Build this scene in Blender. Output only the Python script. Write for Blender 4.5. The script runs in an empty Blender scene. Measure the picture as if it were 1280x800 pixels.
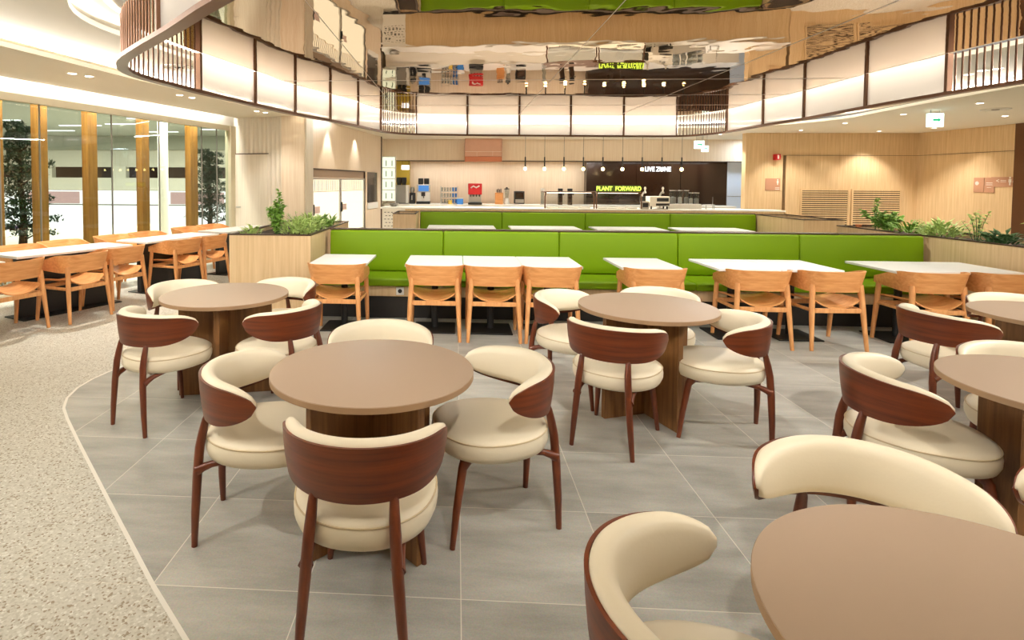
import bpy, bmesh, math, random
from mathutils import Vector, Matrix
random.seed(7)
PI = math.pi
SC = bpy.context.scene
COL = SC.collection

# ------------------------------------------------------------------ materials
def nt(name):
    m = bpy.data.materials.new(name); m.use_nodes = True
    n = m.node_tree; n.nodes.clear()
    out = n.nodes.new('ShaderNodeOutputMaterial')
    return m, n, out
def L(n, a, b): n.links.new(a, b)
def srgb(c):
    return tuple(((v / 12.92) if v <= .04045 else ((v + .055) / 1.055) ** 2.4) for v in [x / 255 for x in c]) + (1,)
def plain(name, col, rough=.5, metal=0.0, var=.06, scale=6, spec=.5, bump=0, coat=0):
    m, n, out = nt(name)
    b = n.nodes.new('ShaderNodeBsdfPrincipled'); L(n, b.outputs[0], out.inputs[0])
    b.inputs['Roughness'].default_value = rough; b.inputs['Metallic'].default_value = metal
    b.inputs['Specular IOR Level'].default_value = spec; b.inputs['Coat Weight'].default_value = coat
    c = srgb(col)
    tc = n.nodes.new('ShaderNodeTexCoord'); no = n.nodes.new('ShaderNodeTexNoise')
    no.inputs['Scale'].default_value = scale; no.inputs['Detail'].default_value = 3
    L(n, tc.outputs['Object'], no.inputs['Vector'])
    mx = n.nodes.new('ShaderNodeMix'); mx.data_type = 'RGBA'
    mx.inputs[6].default_value = tuple(v * (1 - var) for v in c[:3]) + (1,)
    mx.inputs[7].default_value = tuple(min(1, v * (1 + var)) for v in c[:3]) + (1,)
    L(n, no.outputs['Fac'], mx.inputs[0]); L(n, mx.outputs[2], b.inputs['Base Color'])
    if bump:
        bp = n.nodes.new('ShaderNodeBump'); bp.inputs['Strength'].default_value = bump; bp.inputs['Distance'].default_value = .002
        no2 = n.nodes.new('ShaderNodeTexNoise'); no2.inputs['Scale'].default_value = scale * 30
        L(n, tc.outputs['Object'], no2.inputs['Vector']); L(n, no2.outputs['Fac'], bp.inputs['Height']); L(n, bp.outputs[0], b.inputs['Normal'])
    return m
def wood(name, c1, c2, rough=.4, stretch=(3, 3, 40), grain=1.0, coat=0.0):
    """stretch: noise scale per axis; small along the grain"""
    m, n, out = nt(name)
    b = n.nodes.new('ShaderNodeBsdfPrincipled'); L(n, b.outputs[0], out.inputs[0])
    b.inputs['Roughness'].default_value = rough; b.inputs['Coat Weight'].default_value = coat
    tc = n.nodes.new('ShaderNodeTexCoord'); mp = n.nodes.new('ShaderNodeMapping')
    mp.inputs['Scale'].default_value = stretch
    L(n, tc.outputs['Object'], mp.inputs[0])
    no = n.nodes.new('ShaderNodeTexNoise'); no.inputs['Scale'].default_value = grain; no.inputs['Detail'].default_value = 5
    no.inputs['Roughness'].default_value = .6
    L(n, mp.outputs[0], no.inputs['Vector'])
    rp = n.nodes.new('ShaderNodeValToRGB'); rp.color_ramp.elements[0].position = .32; rp.color_ramp.elements[1].position = .68
    rp.color_ramp.elements[0].color = srgb(c1); rp.color_ramp.elements[1].color = srgb(c2)
    L(n, no.outputs['Fac'], rp.inputs[0]); L(n, rp.outputs[0], b.inputs['Base Color'])
    return m
def emit(name, col, s):
    m, n, out = nt(name)
    e = n.nodes.new('ShaderNodeEmission'); e.inputs[0].default_value = srgb(col); e.inputs[1].default_value = s
    L(n, e.outputs[0], out.inputs[0]); return m
def clear(name, tint=(255, 255, 255), refl=.1, rough=.0):
    m, n, out = nt(name)
    t = n.nodes.new('ShaderNodeBsdfTransparent'); t.inputs[0].default_value = srgb(tint)
    g = n.nodes.new('ShaderNodeBsdfGlossy'); g.inputs['Roughness'].default_value = rough
    fr = n.nodes.new('ShaderNodeLayerWeight'); fr.inputs[0].default_value = .5
    pw = n.nodes.new('ShaderNodeMath'); pw.operation = 'POWER'; pw.inputs[1].default_value = 4; pw.name = 'Pow'; L(n, fr.outputs['Facing'], pw.inputs[0])
    ma = n.nodes.new('ShaderNodeMath'); ma.operation = 'MULTIPLY_ADD'; ma.inputs[1].default_value = .4; ma.inputs[2].default_value = refl
    mx = n.nodes.new('ShaderNodeMixShader')
    ma.name = 'Mul'; L(n, pw.outputs[0], ma.inputs[0]); L(n, ma.outputs[0], mx.inputs[0]); L(n, t.outputs[0], mx.inputs[1]); L(n, g.outputs[0], mx.inputs[2])
    L(n, mx.outputs[0], out.inputs[0]); return m

M = {}
M['walnut'] = wood('walnut', (82, 33, 10), (116, 52, 20), .38, (2.5, 2.5, 60), 1.0, .1)
M['walnut_v'] = wood('walnut_upright', (82, 33, 11), (116, 53, 21), .4, (26, 26, 4), 1.2, .1)
M['oakchair'] = wood('oak_ply', (206, 136, 74), (230, 166, 104), .42, (3, 22, 30), 1.3)
M['oakleg'] = wood('oak_solid', (204, 136, 78), (228, 168, 108), .45, (24, 24, 4), 1.2)
M['oakpanel'] = wood('oak_panel', (208, 174, 128), (226, 196, 152), .5, (34, 34, 1.2), 1.0)
M['flute'] = wood('pale_fluted_wood', (218, 206, 186), (232, 222, 204), .55, (30, 30, 1), 1.0)
M['oakpale'] = wood('pale_oak_panel', (226, 204, 176), (238, 220, 196), .5, (30, 30, 1.0), 1.0)
M['base'] = wood('table_base_oak', (104, 66, 30), (142, 98, 54), .45, (40, 40, 2), 1.0)
M['column'] = wood('timber_column', (150, 96, 34), (184, 128, 56), .5, (16, 16, 1.2), 1.0)
M['cream'] = plain('cream_leather', (238, 224, 196), .42, 0, .03, 4, .4, .15)
M['creampipe'] = plain('cream_piping', (214, 192, 154), .5)
M['taupe'] = plain('taupe_laminate', (167, 143, 121), .45, 0, .02, 3, .35)
M['taupe_edge'] = plain('taupe_edge', (158, 126, 94), .5)
M['white'] = plain('white_laminate', (234, 231, 224), .4, 0, .01)
M['whitewall'] = plain('white_plaster', (240, 234, 222), .85, 0, .01)
M['ceil'] = plain('ceiling_paint', (236, 228, 212), .9, 0, .01)
M['ceilwhite'] = plain('ceiling_white', (244, 240, 232), .9, 0, .01)
M['black'] = plain('black_powder_coat', (22, 21, 20), .45)
M['dark'] = plain('dark_kick', (38, 34, 30), .5)
M['darkgloss'] = plain('dark_gloss_panel', (48, 30, 20), .12, 0, .1, 2, .6)
M['green'] = plain('green_leatherette', (114, 145, 2), .5, 0, .05, 1.2, .2, .1)
M['greendark'] = plain('green_seam', (70, 92, 8), .6)
M['bronze'] = plain('bronze_metal', (104, 72, 50), .35, .6, .08, 5)
M['rim'] = plain('dark_bronze_rim', (70, 48, 34), .45, .3)
M['steel'] = plain('brushed_steel', (190, 188, 182), .3, .9)
M['grey'] = plain('grey_metal', (140, 136, 128), .4, .5)
M['soil'] = plain('soil', (58, 44, 30), .95, 0, .3, 40)
M['leaf'] = plain('leaf_green', (124, 166, 62), .5, 0, .35, 20)
M['leafdark'] = plain('leaf_dark', (70, 104, 56), .5, 0, .3, 20)
M['leafpale'] = plain('leaf_pale', (182, 204, 116), .5, 0, .3, 20)
M['pine'] = plain('pine_needles', (40, 62, 40), .7, 0, .3, 12)
M['bark'] = plain('bark', (70, 56, 44), .9, 0, .3, 20)
M['red'] = plain('red_plastic', (200, 30, 34), .4)
M['orange'] = plain('terracotta', (206, 120, 70), .7)
M['copper'] = plain('copper_panel', (206, 160, 136), .45, .1)
M['copperdark'] = plain('copper_band', (196, 120, 84), .4, .2)
M['olive'] = plain('olive_wall', (190, 160, 50), .6)
M['bluewall'] = plain('white_gloss_wall', (214, 226, 244), .35, 0, .01)
M['blue'] = plain('blue_plastic', (60, 130, 210), .4)
M['screen'] = emit('screen_blue', (80, 130, 190), 1.0)
M['mallbeige'] = plain('mall_beige', (196, 192, 178), .8)
M['framebeige'] = plain('frame_beige', (208, 198, 170), .6)
M['mallgrey'] = plain('mall_grey', (150, 152, 138), .8)
M['glass'] = clear('window_glass', (238, 246, 240), .03)
M['softglass'] = clear('door_glass', (250, 250, 248), .0); M['softglass'].node_tree.nodes['Mul'].inputs[1].default_value = .08
M['acrylic'] = clear('clear_acrylic', (240, 244, 246), .06)
M['led'] = emit('led_strip', (255, 236, 208), 6)
M['lens'] = emit('downlight_lens', (255, 244, 224), 14)
M['bulb'] = emit('bulb_glow', (255, 226, 150), 16)
M['signwhite'] = emit('sign_white', (255, 255, 255), 1.6)
M['neon'] = emit('neon_green', (226, 255, 90), 1.5)
M['neonhalo'] = plain('neon_backplate', (70, 84, 10), .5)
M['exitface'] = emit('exit_face', (226, 255, 244), 1.6)
M['exitgreen'] = emit('exit_green', (30, 190, 120), .9)
M['fridgelit'] = emit('fridge_light', (255, 240, 208), 1.3)
M['shelflit'] = emit('shelf_light', (250, 255, 220), .9)
M['shop'] = emit('shop_light', (255, 250, 248), 1.3)
M['shoppink'] = emit('shop_fascia_pink', (255, 206, 200), .62)
M['signtan'] = plain('sign_tan', (186, 136, 106), .5)
M['signpale'] = plain('sign_pale', (236, 226, 214), .5)
M['stickerpink'] = plain('sticker_pink', (255, 224, 216), .6)

def mat_terrazzo():
    m, n, out = nt('terrazzo_floor')
    b = n.nodes.new('ShaderNodeBsdfPrincipled'); L(n, b.outputs[0], out.inputs[0]); b.inputs['Roughness'].default_value = .42
    geo = n.nodes.new('ShaderNodeNewGeometry')
    vo = n.nodes.new('ShaderNodeTexVoronoi'); vo.inputs['Scale'].default_value = 120; L(n, geo.outputs['Position'], vo.inputs['Vector'])
    wn = n.nodes.new('ShaderNodeTexWhiteNoise'); L(n, vo.outputs['Position'], wn.inputs['Vector'])
    rp = n.nodes.new('ShaderNodeValToRGB'); e = rp.color_ramp.elements
    e[0].position = 0; e[0].color = srgb((150, 134, 110)); e[1].position = .10; e[1].color = srgb((190, 184, 168))
    for p, c in ((.3, (202, 197, 182)), (.6, (208, 203, 189)), (.9, (224, 221, 210))):
        k = rp.color_ramp.elements.new(p); k.color = srgb(c)
    rp.color_ramp.interpolation = 'CONSTANT'
    L(n, wn.outputs['Value'], rp.inputs[0])
    col = grid_mix(n, geo, rp.outputs[0], srgb((226, 218, 200)), .002, .5)
    L(n, col, b.inputs['Base Color']); return m
X0, Y0, T = .0277, 2.0605, .6003
def grid_mix(n, geo, base, grout, hw, strength=1.0):
    sp = n.nodes.new('ShaderNodeSeparateXYZ'); L(n, geo.outputs['Position'], sp.inputs[0])
    ds = []
    for ax, o in ((0, X0), (1, Y0)):
        a = n.nodes.new('ShaderNodeMath'); a.operation = 'ADD'; a.inputs[1].default_value = -o + T / 2 + 100 * T
        L(n, sp.outputs[ax], a.inputs[0])
        md = n.nodes.new('ShaderNodeMath'); md.operation = 'MODULO'; md.inputs[1].default_value = T; L(n, a.outputs[0], md.inputs[0])
        s = n.nodes.new('ShaderNodeMath'); s.operation = 'SUBTRACT'; s.inputs[1].default_value = T / 2; L(n, md.outputs[0], s.inputs[0])
        ab = n.nodes.new('ShaderNodeMath'); ab.operation = 'ABSOLUTE'; L(n, s.outputs[0], ab.inputs[0])
        lt = n.nodes.new('ShaderNodeMath'); lt.operation = 'LESS_THAN'; lt.inputs[1].default_value = hw; L(n, ab.outputs[0], lt.inputs[0])
        ds.append(lt)
    mxm = n.nodes.new('ShaderNodeMath'); mxm.operation = 'MAXIMUM'; L(n, ds[0].outputs[0], mxm.inputs[0]); L(n, ds[1].outputs[0], mxm.inputs[1])
    ml = n.nodes.new('ShaderNodeMath'); ml.operation = 'MULTIPLY'; ml.inputs[1].default_value = strength; L(n, mxm.outputs[0], ml.inputs[0])
    mx = n.nodes.new('ShaderNodeMix'); mx.data_type = 'RGBA'; mx.inputs[7].default_value = grout
    L(n, base, mx.inputs[6]); L(n, ml.outputs[0], mx.inputs[0]); return mx.outputs[2]
def mat_tile():
    m, n, out = nt('grey_stone_tile')
    b = n.nodes.new('ShaderNodeBsdfPrincipled'); L(n, b.outputs[0], out.inputs[0]); b.inputs['Roughness'].default_value = .4
    geo = n.nodes.new('ShaderNodeNewGeometry')
    sn = n.nodes.new('ShaderNodeVectorMath'); sn.operation = 'ADD'; sn.inputs[1].default_value = (-X0 + 60 * T, -Y0 + 60 * T, 0); L(n, geo.outputs['Position'], sn.inputs[0])
    dv = n.nodes.new('ShaderNodeVectorMath'); dv.operation = 'SCALE'; dv.inputs['Scale'].default_value = 1 / T; L(n, sn.outputs[0], dv.inputs[0])
    fl = n.nodes.new('ShaderNodeVectorMath'); fl.operation = 'FLOOR'; L(n, dv.outputs[0], fl.inputs[0])
    wn = n.nodes.new('ShaderNodeTexWhiteNoise'); wn.noise_dimensions = '2D'; L(n, fl.outputs[0], wn.inputs['Vector'])
    off = n.nodes.new('ShaderNodeVectorMath'); off.operation = 'MULTIPLY_ADD'; off.inputs[1].default_value = (37, 37, 37)
    L(n, wn.outputs['Color'], off.inputs[0]); L(n, geo.outputs['Position'], off.inputs[2])
    mp = n.nodes.new('ShaderNodeMapping'); mp.inputs['Scale'].default_value = (1.2, 4.5, 1); mp.inputs['Rotation'].default_value = (0, 0, .35); L(n, off.outputs[0], mp.inputs[0])
    no = n.nodes.new('ShaderNodeTexNoise'); no.inputs['Scale'].default_value = 1.6; no.inputs['Detail'].default_value = 6; no.inputs['Roughness'].default_value = .62
    L(n, mp.outputs[0], no.inputs['Vector'])
    rp = n.nodes.new('ShaderNodeValToRGB'); e = rp.color_ramp.elements
    e[0].position = .3; e[0].color = srgb((156, 153, 143)); e[1].position = .72; e[1].color = srgb((192, 189, 178))
    L(n, no.outputs['Fac'], rp.inputs[0])
    n2 = n.nodes.new('ShaderNodeTexNoise'); n2.inputs['Scale'].default_value = 160; n2.inputs['Detail'].default_value = 1; L(n, geo.outputs['Position'], n2.inputs['Vector'])
    m2 = n.nodes.new('ShaderNodeMix'); m2.data_type = 'RGBA'; m2.blend_type = 'OVERLAY'; m2.inputs[0].default_value = .25
    L(n, rp.outputs[0], m2.inputs[6]); L(n, n2.outputs['Color'], m2.inputs[7])
    hs = n.nodes.new('ShaderNodeHueSaturation'); hs.inputs['Saturation'].default_value = .9
    ma = n.nodes.new('ShaderNodeMath'); ma.operation = 'MULTIPLY_ADD'; ma.inputs[1].default_value = .16; ma.inputs[2].default_value = .92; L(n, wn.outputs['Value'], ma.inputs[0])
    L(n, ma.outputs[0], hs.inputs['Value']); L(n, m2.outputs[2], hs.inputs['Color'])
    col = grid_mix(n, geo, hs.outputs[0], srgb((226, 220, 206)), .0019)
    L(n, col, b.inputs['Base Color']); return m
M['terrazzo'] = mat_terrazzo(); M['tile'] = mat_tile()
def mat_mirror():
    m, n, out = nt('rippled_mirror_steel')
    g = n.nodes.new('ShaderNodeBsdfGlossy'); g.inputs[0].default_value = (.64, .55, .47, 1); g.inputs['Roughness'].default_value = .015
    geo = n.nodes.new('ShaderNodeNewGeometry')
    no = n.nodes.new('ShaderNodeTexNoise'); no.inputs['Scale'].default_value = 1.7; no.inputs['Detail'].default_value = 2.2
    L(n, geo.outputs['Position'], no.inputs['Vector'])
    bp = n.nodes.new('ShaderNodeBump'); bp.inputs['Strength'].default_value = 1; bp.inputs['Distance'].default_value = .0036
    L(n, no.outputs['Fac'], bp.inputs['Height']); L(n, bp.outputs[0], g.inputs['Normal']); L(n, g.outputs[0], out.inputs[0]); return m
M['mirror'] = mat_mirror()
def mat_frost():
    m, n, out = nt('frosted_acrylic')
    d = n.nodes.new('ShaderNodeBsdfDiffuse'); d.inputs[0].default_value = (.86, .80, .74, 1)
    t = n.nodes.new('ShaderNodeBsdfTranslucent'); t.inputs[0].default_value = (.80, .76, .71, 1)
    tr = n.nodes.new('ShaderNodeBsdfTransparent'); tr.inputs[0].default_value = (.95, .92, .88, 1)
    g = n.nodes.new('ShaderNodeBsdfGlossy'); g.inputs['Roughness'].default_value = .06
    m1 = n.nodes.new('ShaderNodeMixShader'); m1.inputs[0].default_value = .72; L(n, d.outputs[0], m1.inputs[1]); L(n, t.outputs[0], m1.inputs[2])
    m2 = n.nodes.new('ShaderNodeMixShader'); m2.inputs[0].default_value = .28; L(n, m1.outputs[0], m2.inputs[1]); L(n, tr.outputs[0], m2.inputs[2])
    m3 = n.nodes.new('ShaderNodeMixShader'); m3.inputs[0].default_value = .06; L(n, m2.outputs[0], m3.inputs[1]); L(n, g.outputs[0], m3.inputs[2])
    L(n, m3.outputs[0], out.inputs[0]); return m
M['frost'] = mat_frost()
def mat_shop():
    m, n, out = nt('lit_shop_window')
    geo = n.nodes.new('ShaderNodeNewGeometry')
    vo = n.nodes.new('ShaderNodeTexVoronoi'); vo.inputs['Scale'].default_value = 3.4; L(n, geo.outputs['Position'], vo.inputs['Vector'])
    hs = n.nodes.new('ShaderNodeMix'); hs.data_type = 'RGBA'; hs.inputs[0].default_value = .4; hs.inputs[7].default_value = (1, 1, 1, 1)
    hs.blend_type = 'MIX'; L(n, vo.outputs['Color'], hs.inputs[6])
    e = n.nodes.new('ShaderNodeEmission'); e.inputs[1].default_value = .8; L(n, hs.outputs[2], e.inputs[0]); L(n, e.outputs[0], out.inputs[0]); return m
M['shopgoods'] = mat_shop()

# ------------------------------------------------------------------ mesh helpers
class MB:
    def __init__(s): s.v = []; s.f = []
    def add(s, vs, fs):
        o = len(s.v); s.v += [tuple(v) for v in vs]; s.f += [tuple(i + o for i in f) for f in fs]; return s
    def box(s, x0, x1, y0, y1, z0, z1, R=None):
        vs = [Vector((x, y, z)) for x in (x0, x1) for y in (y0, y1) for z in (z0, z1)]
        if R is not None: vs = [R @ v for v in vs]
        return s.add(vs, [(0, 1, 3, 2), (4, 6, 7, 5), (0, 4, 5, 1), (2, 3, 7, 6), (0, 2, 6, 4), (1, 5, 7, 3)])
    def bbox(s, x0, x1, y0, y1, z0, z1, b=.005, seg=2):
        bm = bmesh.new(); bmesh.ops.create_cube(bm, size=1)
        for v in bm.verts: v.co = Vector(((x0 + x1) / 2 + v.co.x * (x1 - x0), (y0 + y1) / 2 + v.co.y * (y1 - y0), (z0 + z1) / 2 + v.co.z * (z1 - z0)))
        bmesh.ops.bevel(bm, geom=bm.edges[:], offset=b, segments=seg, affect='EDGES', profile=.5)
        bm.verts.index_update(); s.add([v.co for v in bm.verts], [[v.index for v in f.verts] for f in bm.faces]); bm.free(); return s
    def loft(s, rings, closed=True, caps=True):
        n = len(rings[0]); vs = [p for r in rings for p in r]; fs = []
        for i in range(len(rings) - 1):
            for j in range(n if closed else n - 1):
                k = (j + 1) % n
                fs.append((i * n + j, i * n + k, (i + 1) * n + k, (i + 1) * n + j))
        if caps and closed:
            fs.append(tuple(range(n))[::-1]); fs.append(tuple((len(rings) - 1) * n + j for j in range(n)))
        return s.add(vs, fs)
    def tube(s, pts, rad, seg=10):
        pts = [Vector(p) for p in pts]; rad = rad if isinstance(rad, (list, tuple)) else [rad] * len(pts)
        rings = []; up = None
        for i, p in enumerate(pts):
            d = (pts[min(i + 1, len(pts) - 1)] - pts[max(i - 1, 0)]).normalized()
            a = up if up is not None else (Vector((1, 0, 0)) if abs(d.x) < .9 else Vector((0, 1, 0)))
            a = (a - d * a.dot(d)).normalized(); up = a; b = d.cross(a)
            rings.append([p + (a * math.cos(t) + b * math.sin(t)) * rad[i] for t in [2 * PI * k / seg for k in range(seg)]])
        return s.loft(rings)
    def lathe(s, prof, c=(0, 0, 0), seg=32, sx=1, sy=1):
        rings = [[(c[0] + r * sx * math.cos(t), c[1] + r * sy * math.sin(t), c[2] + z) for t in [2 * PI * k / seg for k in range(seg)]] for r, z in prof]
        return s.loft(rings)
    def prism(s, poly, z0, z1):
        return s.loft([[(x, y, z0) for x, y in poly], [(x, y, z1) for x, y in poly]])
    def build(s, name, mat, parent=None, smooth=None):
        me = bpy.data.meshes.new(name); me.from_pydata(s.v, [], s.f); me.update()
        bm = bmesh.new(); bm.from_mesh(me); bmesh.ops.recalc_face_normals(bm, faces=bm.faces); bm.to_mesh(me); bm.free()
        if mat is not None: me.materials.append(M[mat] if isinstance(mat, str) else mat)
        if smooth is not None:
            for p in me.polygons: p.use_smooth = True
            me.set_sharp_from_angle(angle=math.radians(smooth))
        o = bpy.data.objects.new(name, me); COL.objects.link(o)
        if parent is not None: o.parent = parent
        return o
def thing(name, label, cat, loc=(0, 0, 0), rz=0, group=None):
    o = bpy.data.objects.new(name, None); COL.objects.link(o); o.empty_display_size = .1
    o.location = loc; o.rotation_euler = (0, 0, rz); tag(o, label, cat, group); return o
def tag(o, label, cat, group=None, kind=None):
    o['label'] = label; o['category'] = cat
    if group: o['group'] = group
    if kind: o['kind'] = kind
    return o
def struct(o):
    o['kind'] = 'structure'; return o
def dup(root, loc, rz, label=None, group=None):
    r = root.copy(); COL.objects.link(r); r.location = loc; r.rotation_euler = (0, 0, rz)
    if label: r['label'] = label
    if group: r['group'] = group
    for ch in root.children:
        c = ch.copy(); COL.objects.link(c); c.parent = r
        for g in ch.children:
            d = g.copy(); COL.objects.link(d); d.parent = c
    return r
def head(fx, fy): return math.atan2(-fx, fy)
def text(name, body, size, mat, loc, rot, parent, ext=.01, sx=1.0, bold=0):
    cu = bpy.data.curves.new(name, 'FONT'); cu.body = body; cu.size = size; cu.extrude = ext; cu.align_x = 'CENTER'; cu.align_y = 'CENTER'; cu.offset = bold
    tmp = bpy.data.objects.new(name, cu); COL.objects.link(tmp)
    dg = bpy.context.evaluated_depsgraph_get(); me = bpy.data.meshes.new_from_object(tmp.evaluated_get(dg))
    bpy.data.objects.remove(tmp); bpy.data.curves.remove(cu)
    me.materials.clear(); me.materials.append(M[mat]); o = bpy.data.objects.new(name, me); COL.objects.link(o)
    o.location = loc; o.rotation_euler = rot; o.scale = (sx, 1, 1); o.parent = parent; return o

# ------------------------------------------------------------------ camera
cam = bpy.data.cameras.new('camera'); co = bpy.data.objects.new('camera', cam); COL.objects.link(co); SC.camera = co
cam.sensor_fit = 'HORIZONTAL'; cam.sensor_width = 36; cam.lens = 699.277 / 1280 * 36
cam.shift_x = (640 - 530.74) / 1280; cam.shift_y = (253.85 - 400) / 1280; cam.clip_start = .05; cam.clip_end = 200
r_ = Vector((0.99833691, 0.05738841, 0.00547592)); u_ = Vector((-0.00767067, 0.03809365, 0.99924473)); f_ = Vector((-0.05713647, 0.9976249, -0.0384705))
co.matrix_world = Matrix(((r_.x, u_.x, -f_.x, 0), (r_.y, u_.y, -f_.y, 0), (r_.z, u_.z, -f_.z, 1.58), (0, 0, 0, 1)))

# ------------------------------------------------------------------ shell of the room
HB, L2Z, L3Z, HM, HR = 2.90, 3.02, 3.15, 3.0, 2.55
WU = Vector((.2508, .968)); WP = Vector((-5.93, 6.98)); WN = Vector((-.968, .2508))
def wl(s, o=0): p = WP + WU * s + WN * o; return (p.x, p.y)
def frame_R(ox, oy, ang): return Matrix.Translation((ox, oy, 0)) @ Matrix.Rotation(ang, 4, 'Z')
WR = frame_R(WP.x, WP.y, math.atan2(WU.y, WU.x))       # local x along the window wall, +y to the outside
def offset(poly, d):
    n = len(poly); out = []
    for i in range(n):
        a, b, c = Vector(poly[i - 1]), Vector(poly[i]), Vector(poly[(i + 1) % n])
        e1 = (b - a).normalized(); e2 = (c - b).normalized()
        n1 = Vector((e1.y, -e1.x)); n2 = Vector((e2.y, -e2.x)); m = (n1 + n2).normalized()
        out.append(tuple(b + m * (d / max(.5, m.dot(n1)))))
    return out
def slab(outer, hole, z0, z1):
    bm = bmesh.new(); es = []
    for loop in ([outer, hole] if hole else [outer]):
        vs = [bm.verts.new((x, y, z0)) for x, y in loop]
        es += [bm.edges.new((vs[i], vs[(i + 1) % len(vs)])) for i in range(len(vs))]
    bmesh.ops.triangle_fill(bm, use_beauty=True, use_dissolve=False, edges=es)
    if z1 > z0:
        r = bmesh.ops.extrude_face_region(bm, geom=bm.faces[:])
        bmesh.ops.translate(bm, verts=[g for g in r['geom'] if isinstance(g, bmesh.types.BMVert)], vec=(0, 0, z1 - z0))
    bm.verts.index_update(); mb = MB(); mb.add([v.co for v in bm.verts], [[v.index for v in f.verts] for f in bm.faces]); bm.free(); return mb

# floor: terrazzo all over, grey tile inlay inside a curved white border
struct(MB().box(-14, 14, -4, 19.5, -.1, 0).build('floor', 'terrazzo'))
bnd = [(-.35, 1.27), (-.919, 1.815), (-1.171, 2.058), (-1.772, 2.677), (-2.261, 3.184), (-2.56, 3.50), (-2.70, 3.66), (-2.80, 3.83), (-2.86, 4.03), (-2.87, 4.22), (-2.84, 4.43), (-2.76, 4.70), (-2.6, 5.1)]
tilepoly = bnd + [(-2.35, 5.7), (-2.35, 6.6), (-1.6, 6.6), (6.0, 6.6), (9, 6.6), (9, -3), (3.0, -3), (1.0, -.1)]
struct(slab(tilepoly[::-1], None, .0015, .0025).build('floor_tile_inlay', 'tile'))
st = MB(); pts = bnd + [(-2.35, 5.7)]
for i in range(len(pts) - 1):
    a, b = Vector(pts[i]), Vector(pts[i + 1]); nn = Vector((-(b - a).y, (b - a).x)).normalized() * .009
    st.add([(*(a - nn), .0032), (*(b - nn), .0032), (*(b + nn), .0032), (*(a + nn), .0032)], [(0, 1, 2, 3)])
struct(st.build('trim_1', 'whitewall'))

# ring path of the hanging lantern screen (plan), counter-clockwise seen from above -> listed clockwise
K = .866
ring0 = [(-1.452, 3.443), (-2.15, 4.15), (-2.727, 4.708), (-3.16, 5.17), (-3.42, 5.60), (-3.49, 6.0), (-3.436, 6.45), (-3.333, 7.1), (-3.06, 8.34), (-2.777, 9.461), (-2.404, 10.483), (-2.065, 11.57), (-1.751, 12.693), (-1.50, 13.2), (-.994, 13.563), (.246, 13.79), (1.521, 13.9), (2.784, 14.0), (4.077, 14.06), (5.357, 14.07), (5.78, 13.6), (6.0, 12.86), (6.01, 11.415), (6.11, 10.272), (6.09, 8.754), (6.15, 7.441), (6.24, 6.5), (6.2, 5.2), (5.7, 3.9), (4.3, 2.95), (2.3, 2.45), (.5, 2.35), (-.65, 2.78)]
def smooth(poly, n=3):
    out = []; N = len(poly)
    for i in range(N):
        p0, p1, p2, p3 = (Vector(poly[(i + k) % N]) for k in (-1, 0, 1, 2))
        for j in range(n):
            t = j / n; out.append(tuple(.5 * (2 * p1 + (p2 - p0) * t + (2 * p0 - 5 * p1 + 4 * p2 - p3) * t * t + (3 * p1 - p0 - 3 * p2 + p3) * t ** 3)))
    return out
RING = smooth([(x * K, y * K) for x, y in ring0])
LIP = offset(RING, -.38)
HOLE = [(-5.1, 2.6), (-4.519, 5.336), (-4.248, 7.048), (-4.086, 7.855), (-3.75, 9.6), (-3.2, 11.6), (-2.7, 12.9), (-1.6, 13.6), (1.0, 13.9), (5.4, 13.9), (7.1, 13.3), (7.8, 12.0), (7.74, 10.8), (7.564, 8.553), (7.45, 5.5), (7.2, 1.8), (5.5, .6), (1.0, .3), (-3.5, .6)]
OUT1 = [wl(-11, .1), wl(-11, -.12), wl(-.3, -.1), wl(4.8, -.06), (-4.6, 12.2), (-3.4, 12.2), (-3.4, 19), (12.9, 19), (12.9, -3.6), (-8.6, -3.6)]
def area(poly): return sum(poly[i - 1][0] * poly[i][1] - poly[i][0] * poly[i - 1][1] for i in range(len(poly))) / 2
if area(LIP) ** 2 < area(RING) ** 2: LIP = offset(RING, .38)
OUT1 = [(-8.75, -3.6), wl(-10.9, -.12), wl(4.78, -.08), (-4.85, 12.3), (-3.5, 12.3), (-3.5, 19), (12.9, 19), (12.9, -3.6)]
struct(slab(OUT1, smooth(HOLE), HB, HB + .05).build('ceiling', 'ceil'))
HB2 = offset(HOLE, -.3)
if area(HB2) ** 2 < area(HOLE) ** 2: HB2 = offset(HOLE, .3)
struct(slab(HB2, LIP, L2Z, L2Z + .05).build('ceiling_raised', 'ceil'))
LO = offset(RING, .62 if area(offset(RING, .62)) ** 2 > area(RING) ** 2 else -.62)
LI = offset(RING, .03 if area(offset(RING, .03)) ** 2 < area(RING) ** 2 else -.03)
struct(slab(LO, LI, L3Z, L3Z + .03).build('ceiling_cove', 'ceilwhite'))
struct(slab(LI, None, HM, HM + .02).build('ceiling_mirror', 'mirror'))
sm = MB()
for y in (7.9, 9.3, 10.5): sm.box(-3, 5.4, y - .0016, y + .0016, HM - .004, HM - .001)
for x in (-1.2, 1.3, 3.4): sm.box(x - .0016, x + .0016, 3, 12.2, HM - .004, HM - .001)
struct(sm.build('trim_2', 'signpale'))
# white slot above the window: wall over the window head and the slot lid
SL = MB(); SL.box(-11, 4.9, 0, .12, 2.72, 3.2, WR); struct(SL.build('wall_left', 'ceilwhite'))
struct(MB().box(-11, 4.9, -.35, .12, 3.2, 3.23, WR).build('ceiling_slot', 'ceilwhite'))

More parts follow.
